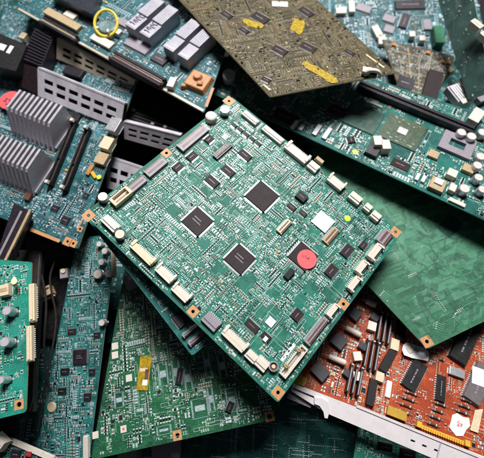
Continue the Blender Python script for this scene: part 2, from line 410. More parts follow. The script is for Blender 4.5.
def footprint(b, c, wpx, hpx, rows=True, name='chip_footprint'):
    """unpopulated chip land: printed outline and two or four rows of tinned pads"""
    k = b.mmpx(*c); x, y = b.uv(*c); W, H = wpx * k, hpx * k; mb = MB()
    smd_into(mb, 0, 0, 0, 'silk', W, H, M_DSILK, M_DSILK)
    n = max(3, int(H / 1.6))
    for i in range(n):
        for sg in (-1, 1): mb.box(sg * (W / 2 - 1.0), ((i + .5) / n - .5) * H * .9, .0, 1.5, .75, .2, M_DSOLD)
    if rows:
        n = max(2, int(W / 1.6))
        for i in range(n): mb.box(((i + .5) / n - .5) * W * .6, 0, .0, .8, H * .3, .2, M_DSOLD)
    b.part(name, mb, x, y); b.occupy(x, y, W, H)

def capacitor(b, c, r_px, h=8.0, m=None, top=None, label=None, name='capacitor', base=True):
    r = r_px * b.mmpx(*c); x, y = b.uv(*c, h * .8); m = m or M_ALU; top = top or M_WHITE
    mb = MB()
    mb.lathe(0, 0, [(r, .8), (r, 1.6), (r * .9, 2.0), (r, 2.4), (r, h - .5), (r * .93, h), (r * .8, h), (r * .78, h - .12), (0, h - .12)], m, 24, [m] * 5 + [m, top, top])
    for a in (0, math.pi / 2): mb.box(0, 0, h - .11, r * 1.2, r * .06, .05, M_FIN, a)
    o = b.part(name, mb, x, y, 0.6, label=label)
    if base:
        bb = MB(); bb.box(0, 0, 0, r * 2.1, r * 2.1, .8, M_BLACK); bb.box(0, 0, .02, r * 2.7, r * .5, .3, M_SOLD); b.part('capacitor_base', bb, parent=o, rz=-.6)
    b.occupy(x, y, 2.4 * r, 2.4 * r); return o

def block(b, p0, p1, w_px, h, m, name='component', snap=True, bevel=.2, top=1.0, z=0.0, label=None, groove=None, rnd_c=False):
    x, y, L, a = b.seg(p0, p1, z + h * .6, snap); W = w_px * b.mmpx(*p0); mb = MB(); mb.box(0, 0, z, L, W, h, m, top=top)
    if groove: mb.box(0, 0, z + h, L * .8, W * .35, .1 + h * .03, groove)
    for sgn in (-1, 1):
        if z == 0 and h > .5: mb.box(sgn * (L / 2 + .3), 0, .02, .8, W * .7, .25, M_SOLD)
    o = b.part(name, mb, x, y, a, 0, bevel, label=label); b.occupy(x, y, L + 1, W + 1, a); return o

def sticker(b, c, r_px, m, z=.05, ink=None, label=None, wpx=None, name='sticker', p1=None):
    k = b.mmpx(*c); x, y = b.uv(*c, z); mb = MB()
    if wpx is None: mb.cyl(0, 0, 0, r_px * k, .12, m, 28)
    else: mb.box(0, 0, 0, wpx[0] * k, wpx[1] * k, .12, m, bottom=True)
    if ink: wobble_strokes(mb, 0, 0, (r_px if wpx is None else min(wpx) * .5) * k * .8, .16, ink, 4, random.Random(int(c[0])))
    return b.part(name, mb, x, y, 0 if p1 is None else p1, z, label=label)

def pad(b, c, s_px, r=1.6, m=None, name='mounting_pad', z=.03):
    """plated pad round a screw hole"""
    k = b.mmpx(*c); x, y = b.uv(*c); w = s_px * k
    mb = MB(); mb.prism(rect(x, y, w, w), 0.01, z, m or M_GOLD, [circle(x, y, r)]); b.part(name, mb); b.occupy(x, y, w, w)

SMD = {}
def smd_mesh(kind, L, W, m):
    mb = MB(); smd_into(mb, 0, 0, 0, kind, L, W, m); return mb.mesh('surface_component')
def smd_into(mb, x, y, a, kind, L, W, m, silk=None):
    c, n = math.cos(a), math.sin(a)
    P = lambda u, v: (x + u * c - v * n, y + u * n + v * c)
    silk = silk or M_SILK
    if kind == 'chip2':
        for sg in (-1, 1):
            q = P(sg * L * .42, 0); mb.box(*q, .01, L * .34, W, .5, M_SOLD, a)
        mb.box(x, y, .1, L * .56, W * .86, .75, m, a)
    elif kind == 'pads':
        for sg in (-1, 1):
            q = P(sg * L * .3, 0); mb.quad(*q, .03, L * .34, W * .8, M_SOLD, a)
    elif kind == 'sot':
        mb.box(x, y, .2, L * .8, W * .55, 1.0, m, a)
        for u, v in ((-.28, -.5), (.28, -.5), (0, .5)): q = P(u * L, v * W * .8); mb.box(*q, .01, L * .2, W * .4, .3, M_PIN, a)
    elif kind == 'tant':
        mb.box(x, y, .1, L * .8, W, 1.6, m, a, top=.92)
        for sg in (-1, 1): q = P(sg * L * .45, 0); mb.box(*q, .01, L * .14, W * .6, .8, M_PIN, a)
    elif kind == 'array':
        mb.box(x, y, .1, L * .9, W * .5, .8, m, a); k = max(2, int(L / 1.0))
        for i in range(k):
            for sg in (-1, 1): q = P(((i + .5) / k - .5) * L * .9, sg * W * .38); mb.box(*q, .01, .5, W * .28, .35, M_SOLD, a)
    elif kind == 'silk':
        t = .3
        for u, v, lu, lv in ((0, .5, 1, 0), (0, -.5, 1, 0), (.5, 0, 0, 1), (-.5, 0, 0, 1)):
            q = P(u * L, v * W); mb.quad(*q, .012, max(t, lu * L), max(t, lv * W), silk, a)
    elif kind == 'text':
        u = -L / 2
        while u < L / 2: q = P(u, 0); mb.quad(*q, .014, .35, W * .6, silk, a + (0.3 if (u * 10) % 2 > 1 else 0)); u += .62
    elif kind == 'via':
        mb.cyl(x, y, .0, W * .3, .02, M_SOLD, 6)
    elif kind == 'line':
        mb.quad(x, y, .011, L, .3, silk, a)

def populate(b, seed, n, size=(1.8, 3.6), mix=None, margin=3, indiv=100, region=None, silk=None, dmin=.4, gap=.15, tries_k=14, dull=False):
    global M_SOLD, M_SILK, M_WHITE, M_PIN
    keep = (M_SOLD, M_SILK, M_WHITE, M_PIN)
    if dull: M_SOLD, M_SILK, M_WHITE, M_PIN = M_DSOLD, M_DSILK, M_LILAC, M_DSOLD
    if dull: SMD.clear()
    """fill the free area of a board with small parts: the largest as parts of their own, the rest as one part"""
    rnd = random.Random(seed); st = MB(); big = []; placed = 0; tries = 0
    mix = mix or dict(chip2=38, pads=12, sot=6, tant=3, array=5, text=12, via=14, line=5)
    kinds = list(mix); wts = [mix[k] for k in kinds]
    bodies = [M_CHIP2, M_CAPTAN, M_CAPTAN, M_CHIP, M_PIN, M_LILAC, M_WHITE]
    cell = 14.0; cells = {}
    def free(x, y, lx, ly, g=.1):
        i0, i1 = int((x - lx / 2 - g - b.x0) / b.res), int((x + lx / 2 + g - b.x0) / b.res) + 1
        j0, j1 = int((y - ly / 2 - g - b.y0) / b.res), int((y + ly / 2 + g - b.y0) / b.res) + 1
        if i0 < 0 or j0 < 0 or b.occ[i0:i1, j0:j1].any(): return None
        return (i0, i1, j0, j1)
    for r in range(n // 12):          # ordered rows of one kind of part, as they sit round the chips
        x = rnd.uniform(b.x0, b.x1); y = rnd.uniform(b.y0, b.y1); kind = rnd.choice(['chip2', 'chip2', 'chip2', 'pads', 'array'])
        L = rnd.uniform(*size); W = L * .5; m = rnd.choice([M_CHIP2, M_CAPTAN, M_CHIP2, M_DSOLD]); cnt = rnd.randint(4, 11); hor = rnd.random() < .5; pitch = W + rnd.choice([.7, .9, 1.4])
        for q in range(cnt):
            px, py = (x + q * pitch, y) if hor else (x, y + q * pitch)
            lx, ly = (W, L) if hor else (L, W)
            if not b.inside(px, py, margin): continue
            fr = free(px, py, lx, ly)
            if fr is None: continue
            b.occ[fr[0]:fr[1], fr[2]:fr[3]] = True; placed += 1; big.append((L * W * .9, px, py, math.pi / 2 if hor else 0, kind, L, W, m))
        if b.inside(x, y, margin) and rnd.random() < .5:
            c_ = (x + (cnt - 1) * pitch / 2, y) if hor else (x, y + (cnt - 1) * pitch / 2)
            e_ = [(c_[0] + sx * (cnt * pitch / 2 if hor else L / 2), c_[1] + sy * (L / 2 if hor else cnt * pitch / 2)) for sx in (-1, 1) for sy in (-1, 1)]
            if all(b.inside(*e, margin) for e in e_) and rnd.random() < .7: smd_into(st, *c_, 0, 'silk', *((cnt * pitch + .6, L + .9) if hor else (L + .9, cnt * pitch + .6)), m, silk)
    while placed < n and tries < n * tries_k:
        tries += 1
        x = rnd.uniform(b.x0, b.x1); y = rnd.uniform(b.y0, b.y1)
        if not b.inside(x, y, margin): continue
        kc = (int(x // cell), int(y // cell))
        if kc not in cells: cells[kc] = (rnd.random() ** .7, rnd.random() < .5, rnd.choice([1, 1, 1.25, .8]))
        den, ori, sc = cells[kc]; den = den ** 1.3
        if rnd.random() > dmin + (1 - dmin) * den: continue
        if region and not region(x, y): continue
        kind = rnd.choices(kinds, wts)[0]
        L = rnd.uniform(*size) * sc; W = L * rnd.uniform(.42, .6)
        if kind == 'array': L *= 1.5; W *= 1.1
        if kind == 'tant': L *= 1.5; W *= 1.6
        if kind == 'sot': W = L * .9
        if kind == 'via': W = rnd.uniform(.9, 1.6); L = W
        if kind == 'line': L *= rnd.uniform(1, 3); W = .5
        if kind == 'text': W = .9 + L * .12
        a = (0 if (ori ^ (rnd.random() < .25)) else math.pi / 2) + (math.pi / 4 if rnd.random() < .03 else 0)
        lx, ly = (L, W) if a == 0 else ((W, L) if a == math.pi / 2 else (L, L))
        g = gap
        i0, i1 = int((x - lx / 2 - g - b.x0) / b.res), int((x + lx / 2 + g - b.x0) / b.res) + 1
        j0, j1 = int((y - ly / 2 - g - b.y0) / b.res), int((y + ly / 2 + g - b.y0) / b.res) + 1
        if i0 < 0 or j0 < 0 or b.occ[i0:i1, j0:j1].any(): continue
        b.occ[i0:i1, j0:j1] = True; placed += 1
        m = rnd.choice(bodies)
        if kind in ('sot', 'array'): m = rnd.choice([M_CHIP2, M_CHIP])
        if kind == 'tant': m = rnd.choice([M_CHIP2, M_YPL if rnd.random() < .15 else M_CAPTAN, M_CHIP])
        if kind in ('chip2', 'sot', 'tant', 'array'):
            px = b.topx(x, y); vis = -5 < px[0] < 489 and -5 < px[1] < 463
            big.append((L * W * (1 if vis else 0), x, y, a, kind, L, W, m))
            if rnd.random() < .7: smd_into(st, x, y, a, 'silk', L + .9, W + .7, m, silk)
        else: smd_into(st, x, y, a, kind, L, W, m, silk)
    big.sort(key=lambda t: -t[0])
    for t in big[:indiv]:
        _, x, y, a, kind, L, W, m = t; Lq, Wq = round(L * 2) / 2, round(W * 2) / 2
        key = (kind, Lq, Wq, m.name)
        if key not in SMD: SMD[key] = smd_mesh(kind, Lq, Wq, m)
        b.part('surface_component', SMD[key], x, y, a)
    for t in big[indiv:]: smd_into(st, *t[1:4], *t[4:])
    print('   placed', b.root.name, placed, 'of', n)
    o = b.part('fine_components_and_print', st); o['kind'] = 'stuff'; M_SOLD, M_SILK, M_WHITE, M_PIN = keep
    if dull: SMD.clear()
    return placed

def tracks(b, seed, n, m, width=.45, margin=3, long=(8, 40), z=.02, name='copper_tracks', axis=None):
    """routed runs with 45 degree bends, in buses"""
    rnd = random.Random(seed); mb = MB()
    for i in range(n):
        x = rnd.uniform(b.x0, b.x1); y = rnd.uniform(b.y0, b.y1)
        if not b.inside(x, y, margin): continue
        d0 = rnd.choice([0, 2, 1, 3, 4, 6]) if axis is None else rnd.choice(axis); runs = [(rnd.uniform(*long), d0), (rnd.uniform(2, 10), d0 + rnd.choice([-1, 1])), (rnd.uniform(*long) * .6, d0)]
        k = rnd.choice([1, 1, 2, 4, 7]); zz = z + rnd.random() * .02
        for j in range(k):
            a = d0 * math.pi / 4; px, py = x - math.sin(a) * j * width * 2.1, y + math.cos(a) * j * width * 2.1
            for L, d in runs:
                a2 = d * math.pi / 4; qx, qy = px + L * math.cos(a2), py + L * math.sin(a2)
                if not b.inside(qx, qy, margin): break
                mb.quad((px + qx) / 2, (py + qy) / 2, zz, L + width * .3, width, m, a2); px, py = qx, qy
    o = b.part(name, mb); o['kind'] = 'stuff'; return o

def dots(b, seed, n, m, r=.45, margin=3, rows=True, name='solder_joints'):
    rnd = random.Random(seed); mb = MB()
    for i in range(n):
        x = rnd.uniform(b.x0, b.x1); y = rnd.uniform(b.y0, b.y1); k = rnd.choice([1, 4, 8, 14]) if rows else 1; a = rnd.choice([0, 0, 1]); p = rnd.choice([1.8, 2.54])
        for j in range(k):
            q = (x + j * p, y) if a == 0 else (x, y + j * p)
            if b.inside(*q, margin): mb.lathe(*q, [(r, .0), (r * .6, .25), (0, .4)], m, 7)
    o = b.part(name, mb); o['kind'] = 'stuff'; return o

# ------------------------------------------------------------------ the setting
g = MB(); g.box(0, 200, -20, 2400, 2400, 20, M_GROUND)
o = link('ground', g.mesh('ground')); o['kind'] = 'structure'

# ================================================================== the large green board on top
A = Slab('circuit_board', 'large green circuit board crowded with chips and white connectors, topmost in the middle', 'circuit board',
         [(83, 214), (278, 403), (402, 233), (232, 97)], (168, 150, 150), 'loose circuit boards in the heap')
PADS_A = [(88.5, 215.5, 10), (229, 101, 8.5), (395.5, 232, 9), (278, 392.5, 11), (166.5, 153, 8), (193, 311.5, 10), (343.5, 304, 9.5)]
A.base(M_GREEN, holes=[(x, y, 1.8) for x, y, w in PADS_A], name='board')
for x, y, w in PADS_A: pad(A, (x, y), w, 1.8)
# upper left edge
capacitor(A, (103, 197), 4.6, 8)
connector(A, (129, 189), (113, 204), 8.5, 7, M_CREAM, 'header')
connector(A, (144, 178), (130, 190), 8, 4.5, M_LILAC, 'flat')
connector(A, (165, 160), (146, 174), 8.5, 4.5, M_LILAC, 'flat')
connector(A, (206, 128), (179, 148), 8.5, 4.5, M_LILAC, 'flat')
mb = MB(); r = 5.2 * A.mmpx(211, 116); mb.lathe(0, 0, [(r, 0), (r, 6), (r * .93, 7.4), (r * .7, 8.4), (r * .3, 8.9), (0, 9)], M_WHITE, 24)
x, y = A.uv(211, 117.5, 4); o = A.part('white_round_buzzer', mb, x, y, label='white domed round component'); A.occupy(x, y, 11, 11)
capacitor(A, (225, 110), 4.2, 8)
# upper right edge
connector(A, (258, 123), (243, 112), 5.5, 5, M_WHITE, 'bar'); connector(A, (283, 142), (263, 127), 6, 5, M_WHITE, 'bar')
connector(A, (307, 161), (287, 145), 8.5, 7, M_WHITE, 'eared')
connector(A, (318, 170), (309, 163), 8, 6, M_WHITE, 'bar'); block(A, (323, 163), (316, 158), 3.5, 5, M_TAN, 'latch')
connector(A, (343, 188), (329, 177), 8.5, 7, M_WHITE, 'eared')
connector(A, (361, 202), (350, 194), 8, 7, M_WHITE, 'bar'); connector(A, (371, 210), (365, 205), 7, 7, M_WHITE, 'bar'); connector(A, (380, 219), (372, 213), 7.5, 7, M_WHITE, 'bar')
# lower right edge
connector(A, (380, 243), (389, 232), 10, 4.5, M_LILAC, 'flat')
connector(A, (370, 258), (380, 245), 7, 7, M_WHITE, 'eared'); connector(A, (357, 272), (366, 262), 6.5, 7, M_WHITE, 'eared')
connector(A, (349, 289), (359, 278), 6.5, 7, M_WHITE, 'eared'); connector(A, (328, 316), (337, 305), 6, 7, M_WHITE, 'eared')
connector(A, (306, 343), (327, 319), 7, 4.5, M_LILAC, 'flat')
connector(A, (282, 376), (305, 347), 7.5, 6, M_WHITE, 'header', label='long white header with two tan screw heads')
for c in ((286.5, 366), (299, 350)):
    mb = MB(); mb.lathe(0, 0, [(2.4, 0), (2.4, 7.2), (1.7, 8), (0, 8)], M_TAN, 18); mb.box(0, 0, 8, 3, .5, .1, M_CHIP); x, y = A.uv(*c, 7); A.part('screw', mb, x, y)
sticker(A, (288, 352.5), 0, M_PAPER, .1, None, wpx=(3.4, 21), p1=0, name='label_strip', label='narrow blank white label strip')
# lower left edge
connector(A, (117, 230), (104, 217), 8.5, 7, M_WHITE, 'bar')
capacitor(A, (120, 234.5), 4.6, 8, top=M_CREAM)
connector(A, (152, 263.5), (133, 243), 8, 7, M_CREAM, 'eared', label='cream eared connector by the left corner'); connector(A, (172, 281), (158, 266.5), 9, 7, M_WHITE, 'eared')
connector(A, (188, 300), (174, 286), 9, 7, M_WHITE, 'eared')
connector(A, (218, 328), (205, 315), 11.5, 5.5, M_LILAC, 'bar')
connector(A, (244, 350), (225, 329), 10, 7, M_WHITE, 'eared')
connector(A, (256, 361), (247, 352), 8.5, 7, M_WHITE, 'bar'); connector(A, (267, 369), (257, 358.5), 10.5, 6.5, M_WHITE, 'bar')
mb = MB(); k = A.mmpx(273, 366); mb.lathe(0, 0, [(5.2 * k, 0), (5.2 * k, 5), (4.7 * k, 5.4), (4.0 * k, 5.4), (3.9 * k, 3.5), (2 * k, 3.5), (1.9 * k, 4.6), (0, 4.6)], M_ALU, 24, [M_FIN, M_ALU, M_ALU, M_LILAC, M_BROWN, M_TAN, M_CREAM])
x, y = A.uv(273.5, 366.5, 4); A.part('round_buzzer', mb, x, y, label='round silver component with a purplish top'); A.occupy(x, y, 12, 12)
# flat packages
qfp(A, (197.5, 221.5), 22.6); qfp(A, (262, 196.3), 24, M_CHIP, mark=False); qfp(A, (239.8, 259), 23)
q = qfp(A, (303, 256.5), 22, mark=False, label='flat package under a red round sticker')
x, y = A.uv(307, 259, 3); mb = MB(); mb.cyl(0, 0, 0, 9.6 * A.mmpx(307, 259), .12, M_REDS, 36); wobble_strokes(mb, 0, 0, 5, .16, M_REDINK, 4, random.Random(8)); A.part('red_sticker', mb, x, y, 0, 2.65)
for p0, p1, w in [((207, 177), (217, 186), 9), ((223, 166.5), (233, 175.5), 8), ((240, 151), (250, 159.5), 7.5), ((174, 170), (182, 164), 8), ((188, 159.5), (196, 153.5), 7.5),
                  ((206, 142), (212, 137), 7), ((342, 255), (352, 247), 9), ((326.5, 275), (336, 267), 9.5), ((293, 319), (301, 311), 10), ((246, 321), (258, 331), 8), ((360, 248), (366, 243), 6),
                  ((262, 334), (270, 340), 7), ((344, 253.5), (352, 246), 8)][:-1]:
    soic(A, p0, p1, w)
soic(A, (298, 193), (305, 201), 8, M_CHIP2, 4, False, name='relay'); soic(A, (288, 204), (295, 210), 5.5, M_CHIP2, 2, True); soic(A, (300, 211), (306, 216), 5, M_CHIP2)
connector(A, (215, 157.5), (230, 144), 5.5, 3.5, M_BLACK, 'flat'); connector(A, (278.5, 232), (290, 221), 6, 3.5, M_CREAM, 'flat'); connector(A, (325, 242.5), (337, 229), 7, 3, M_TAN, 'flat')
block(A, (285.5, 278), (293, 270), 6, 4, M_CHIP2, 'relay', bevel=1.2)
sticker(A, (323, 221.5), 0, M_PAPER, 1.6, None, wpx=(17, 16), name='label', label='blank white square label'); x, y = A.uv(323, 221.5); A.occupy(x, y, 18, 17)
sticker(A, (270.6, 321.8), 0, M_PAPER, 1.2, None, wpx=(8.5, 8.5), name='label'); x, y = A.uv(270.6, 321.8); A.occupy(x, y, 9, 9)
sticker(A, (347.5, 218.3), 3.0, M_YDOT, .1, name='yellow_dot'); x, y = A.uv(347.5, 218.3); A.occupy(x, y, 6, 6)
sticker(A, (225, 137), 0, M_PAPER, .6, wpx=(5, 5), name='label'); sticker(A, (265.5, 339), 0, M_PAPER, 2.0, wpx=(4, 5), name='label')
for i in range(5):
    t = i / 4; soic(A, (232 + 24 * t, 123.5 + 18.5 * t), (236.5 + 24 * t, 127 + 18.5 * t), 4, M_CHIP2, 1.5, True, False)
mb = MB(); x, y, L, a = A.seg((229, 127), (259, 149)); mb.quad(0, 0, .02, L, .8, M_SILK); A.part('printed_line', mb, x, y, a)
for c in [(233, 212), (174, 211), (208, 190), (245, 286), (239, 281), (250, 280), (218, 270), (205, 243), (275, 292), (272, 311), (262, 312), (281, 335), (277, 344), (256, 343), (312, 234), (318, 252), (300, 300), (308, 322), (225, 201), (196, 178), (340, 285), (330, 292), (213, 165), (283, 192), (311, 288)]:
    A.blank(*c, 5.6)
print('main smd', populate(A, 3, 9000, (1.8, 3.7), margin=3.2, dmin=.12, mix=dict(chip2=42, pads=22, sot=4, tant=2, array=6, text=16, via=6, line=8)))
tracks(A, 33, 130, mat('track_green', (0.02, 0.21, 0.14), 0.65), .35)

# strip of board just under it
B = Slab('circuit_board', 'teal board almost wholly hidden under the large central board, only its lower left edge showing', 'circuit board',
         [(87, 219), (192, 356), (262, 300), (160, 165)], (150, 132, 140), 'loose circuit boards in the heap')
B.base(M_TEAL, name='board')
soic(B, (176, 315), (187, 323), 14, M_PURPLE, 3); connector(B, (189, 345), (209, 328), 5, 5, M_LILAC, 'flat'); connector(B, (183, 337), (203, 320), 4, 5, M_LILAC, 'flat')
block(B, (148, 281), (152, 286), 4, 3, M_CHIP2, 'small_chip')
populate(B, 5, 900, (1.8, 4), margin=4, indiv=60)
tracks(B, 51, 60, mat('track_teal', (0.02, 0.24, 0.2), 0.65), .5)

# ================================================================== lower middle green board
C = Slab('circuit_board', 'grass green circuit board with a strip of yellow tape, lying below the large central board', 'circuit board',
         [(91, 460), (276, 419), (250, 270), (126, 262)], (72, 98, 58), 'loose circuit boards in the heap')
PC = [(269.5, 416.5, 9.5), (177.3, 435.3, 9.5)]
C.base(M_GREENB, holes=[(x, y, 2.6) for x, y, w in PC], name='board', side=M_EDGET)
for x, y, w in PC: pad(C, (x, y), w, 2.6)
k = C.mmpx(144, 373)
mb = MB(); mb.box(0, 0, 0, 12 * k, 32 * k, .15, M_YEL, bottom=True); mb.box(-1, 3 * k, .15, 8 * k, 3 * k, .2, M_CREAM); mb.box(2 * k, -9 * k, .15, 5 * k, 5 * k, .2, M_PAPER); mb.box(3 * k, -1 * k, .15, 4 * k, 9 * k, .2, M_BROWN)
x, y = C.uv(144.5, 373); C.part('yellow_tape', mb, x, y, -.22, 1.2); C.occupy(x, y, 14 * k, 34 * k)
for c in ((123.5, 429), (95.5, 435), (129, 378), (115, 355), (115, 346)): sticker(C, c, 0, M_WHITE, .3, wpx=(6.5, 6.5), name='fuse_label', label='white square with a red dot' if c[1] == 429 else None); x, y = C.uv(*c); C.occupy(x, y, 12, 12)
sticker(C, (123.5, 429), 1.2, M_REDS, .5, name='red_dot')
for c, w, h in [((207, 363), 7, 26), ((188, 378), 8, 26), ((200, 408), 18, 18), ((163, 374), 10, 22), ((211, 399), 6, 24), ((232, 400), 12, 22), ((164, 430), 16, 8), ((176, 372), 8, 26), ((222, 366), 8, 24), ((243, 410), 14, 6), ((140, 410), 12, 10), ((119, 400), 10, 14)]: footprint(C, c, w, h)
soic(C, (178, 385), (181, 368), 6, M_CHIP2, 2); soic(C, (228, 412), (232, 402), 6, M_CHIP2, 3)
for c, rr in [((160, 350), 1), ((210, 340), 1), ((240, 350), 5), ((216, 368), 6), ((220, 385), 7), ((192, 425), 6), ((160, 405), 6), ((250, 398), 7), ((215, 425), 5), ((247, 380), 6), ((100, 445), 6), ((120, 444), 7), ((147, 437), 5), ((200, 362), 4)]: C.blank(*c, rr)
populate(C, 9, 3600, (2.0, 5.2), margin=4, region=None)
tracks(C, 91, 90, mat('track_grass', (0.03, 0.17, 0.06), 0.65), .5)
dots(C, 92, 30, M_SOLD)

# ================================================================== narrow teal board, left of it
D = Slab('circuit_board', 'narrow teal circuit board running down the left, with small silver capacitors near its top', 'circuit board',
         [(32, 466), (88, 464), (117, 234), (77, 238)], (28, 40, 78), 'loose circuit boards in the heap')
D.base(M_TEAL, name='board', side=mat('pale_laminate_edge', (0.35, 0.5, 0.42), 0.5))
for c, r in [((98, 274), 4.6), ((109, 273.5), 3.6), ((101.6, 262), 3.2), ((105, 251), 3.2), ((99.5, 244), 2.8), ((102, 322.5), 3.4)]: capacitor(D, c, r, 7)
connector(D, (110, 276), (115.5, 248), 3, 6, M_CREAM, 'bar'); connector(D, (84, 460), (87, 436), 5, 4, M_WHITE, 'bar')
qfp(D, (80, 357), 14, M_PURPLE); soic(D, (89, 372), (95, 372), 6, M_PURPLE); soic(D, (84, 397), (91, 397), 7, M_PURPLE); soic(D, (68, 331), (76, 332), 5); soic(D, (94, 335), (100, 335), 5, M_PURPLE); soic(D, (61, 371), (69, 372), 6, M_CHIP2); soic(D, (58, 391), (66, 391), 6, M_CHIP2)
mb = MB(); mb.lathe(0, 0, [(6, 0), (6, 1), (5.2, 1.6), (0, 1.6)], M_CREAM, 20); x, y = D.uv(52, 407); D.part('tan_button', mb, x, y, label='round tan button near the lower left edge'); D.occupy(x, y, 12, 12)
populate(D, 11, 2600, (2.0, 4.6), dull=True, margin=3)
tracks(D, 12, 50, mat('track_teal', (0.02, 0.24, 0.2), 0.65), .5)

# ================================================================== board at the left edge
E_ = Slab('circuit_board', 'bright teal green board at the left edge with cream connectors along its side', 'circuit board',
         [(-22, 424), (26, 412), (32, 262), (-22, 258)], (135, 135, 128), 'loose circuit boards in the heap')
E_.base(pcbmat('bright_green_solder_mask', (0.004, 0.19, 0.13), (0.008, 0.24, 0.17), (0.03, 0.28, 0.22)), holes=[(19, 404.5, 2.4)], name='board', side=M_EDGET); pad(E_, (19, 404.5), 9.5, 2.4)
for c, r in [((8, 311), 4.6), ((6, 342), 5), ((2, 380), 4)]:
    capacitor(E_, c, r, 13, top=M_FIN)
block(E_, (1, 292), (10, 289), 11, 8, M_CREAM, 'connector', groove=M_TAN)
connector(E_, (31, 322), (32.5, 283), 5, 7, M_CREAM, 'bar'); connector(E_, (28, 362), (30.5, 325), 5, 7, M_CREAM, 'bar')
for c in ((23, 300), (21, 345), (16, 365), (14, 330), (18, 385), (10, 372), (20, 315)): E_.blank(*c, 5)
populate(E_, 13, 420, (1.9, 4), margin=5, indiv=60)
tracks(E_, 14, 40, mat('track_teal', (0.02, 0.24, 0.2), 0.65), .6)

# ================================================================== motherboard on the left with heatsinks and memory slots
F = Slab('motherboard', 'blue green motherboard at the left carrying two finned grey heatsinks and two black memory slots', 'motherboard',
         [(-52, 196), (78, 249), (140, 72), (5, 5)], (92, 108, 92), 'loose circuit boards in the heap')
F.base(M_BLUE, name='board', side=M_EDGET, holes=[(67.5, 241.5, 1.7), (73, 243.5, 1.7), (80, 229, 1.6)])
for c, w in (((67.5, 241.5), 8), ((73.2, 243.5), 7), ((80, 229), 5)): pad(F, c, w, 1.7)
mb = MB(); x, y, L, a = F.seg((20, 225.5), (60, 241)); mb.box(0, 0, 0, L, 4.2, .5, M_GOLD); F.part('gold_edge_strip', mb, x, y, a); F.occupy(x, y, L, 6, a)
mb = MB(); x, y, L, a = F.seg((79, 229), (84, 214)); mb.box(0, 0, 0, L, 2.2, .5, M_GOLD); F.part('gold_edge_strip', mb, x, y, a)
for p0, p1 in (((73.5, 124), (50, 182)), ((87, 131), (65, 187))):
    x, y, L, a = F.seg(p0, p1, 6, False); mb = MB()
    for sg in (-1, 1): mb.box(0, sg * 2.6, 0, L, 1.7, 8, M_CHIP2)
    mb.box(0, 0, 0, L, 3.5, 4.5, M_BROWN); mb.box(L * .1, 0, 4.5, 2, 3.4, 3, M_CHIP2)
    o = F.part('memory_slot', mb, x, y, a, bevel=.2); F.occupy(x, y, L + 8, 9, a)
    for sg in (-1, 1):
        lb = MB(); lb.box(0, 0, 0, 4, 8, 10, M_CHIP2); lb.box(0, 0, 10, 5, 5, 3.5, M_WHITE, top=.8); F.part('latch', lb, sg * (L / 2 + 2.4), 0, parent=o)
def heatsink(b, p0, p1, wid_px, nf, H=34, label=None):
    x, y, L, a = b.seg(p0, p1, H, False); W = wid_px * b.mmpx(*p0); mb = MB()
    mb.box(0, 0, 0, L, W, 4, M_FIN)
    o = b.part('heatsink', mb, x, y, a, 1.0, label=label); b.occupy(x, y, L + 2, W + 2, a)
    for i in range(nf):
        fb = MB(); t = ((i + .5) / nf - .5) * L
        tk = L / nf * .22
        prof = [(-W * .62, 0), (W * .5, 0), (W * .5, H), (-W * .12, H), (-W * .2, H - 3)]   # each fin's lower end is cut back in a slope
        vs = [(sx * tk, p[0], p[1]) for sx in (-1, 1) for p in prof]; k = len(prof)
        fb.add(vs, [tuple(range(k))[::-1], tuple(range(k, 2 * k))] + [(q, (q + 1) % k, k + (q + 1) % k, k + q) for q in range(k)], M_FIN)
        b.part('fin', fb, t, 0, parent=o, bevel=.15)
    return o
heatsink(F, (8, 103), (54, 121), 28, 10, label='grey finned heatsink nearer the red sticker')
heatsink(F, (-14, 148), (32, 166), 30, 10, label='grey finned heatsink at the left edge')
sticker(F, (9.5, 100), 9, M_REDS, 9.0, M_INK, name='red_sticker'); block(F, (3, 102), (15, 106), 12, 8.8, M_BLACK, 'small_chip', label='black component under the red sticker')
for p0, p1, w, h, m in [((103, 142), (112, 146), 12, 9, M_CREAM), ((97, 157), (107, 161), 11, 7, M_TAN), ((110, 124), (119, 128), 13, 11, M_ALU), ((61, 114), (78, 121), 10, 6, M_BLACK), ((66, 69), (82, 76), 8, 8, M_PURPLE), ((88, 175), (92, 165), 4, 4, M_ORANGE), ((96, 178), (92, 172), 3, 3, M_YPL), ((27, 200), (34, 186), 6, 5, M_BROWN)]:
    block(F, p0, p1, w, h, m, 'socket' if w > 8 else 'component')
sticker(F, (99, 177), 2.2, M_YDOT, 3, name='yellow_dot')
for p0, p1, w in [((62, 219), (69, 222), 8), ((52, 207), (58, 210), 6), ((84, 195), (88, 197), 6), ((100, 100), (108, 103), 6)]: soic(F, p0, p1, w, M_PURPLE)
for c in ((74, 190), (78, 178), (82, 165), (66, 195), (57, 160), (63, 145), (75, 150)): F.blank(*c, 3)
populate(F, 15, 3400, (2.0, 5), dull=True, margin=3)
mb = MB()
tracks(F, 16, 40, mat('track_blue', (0.04, 0.2, 0.24), 0.65), .5)

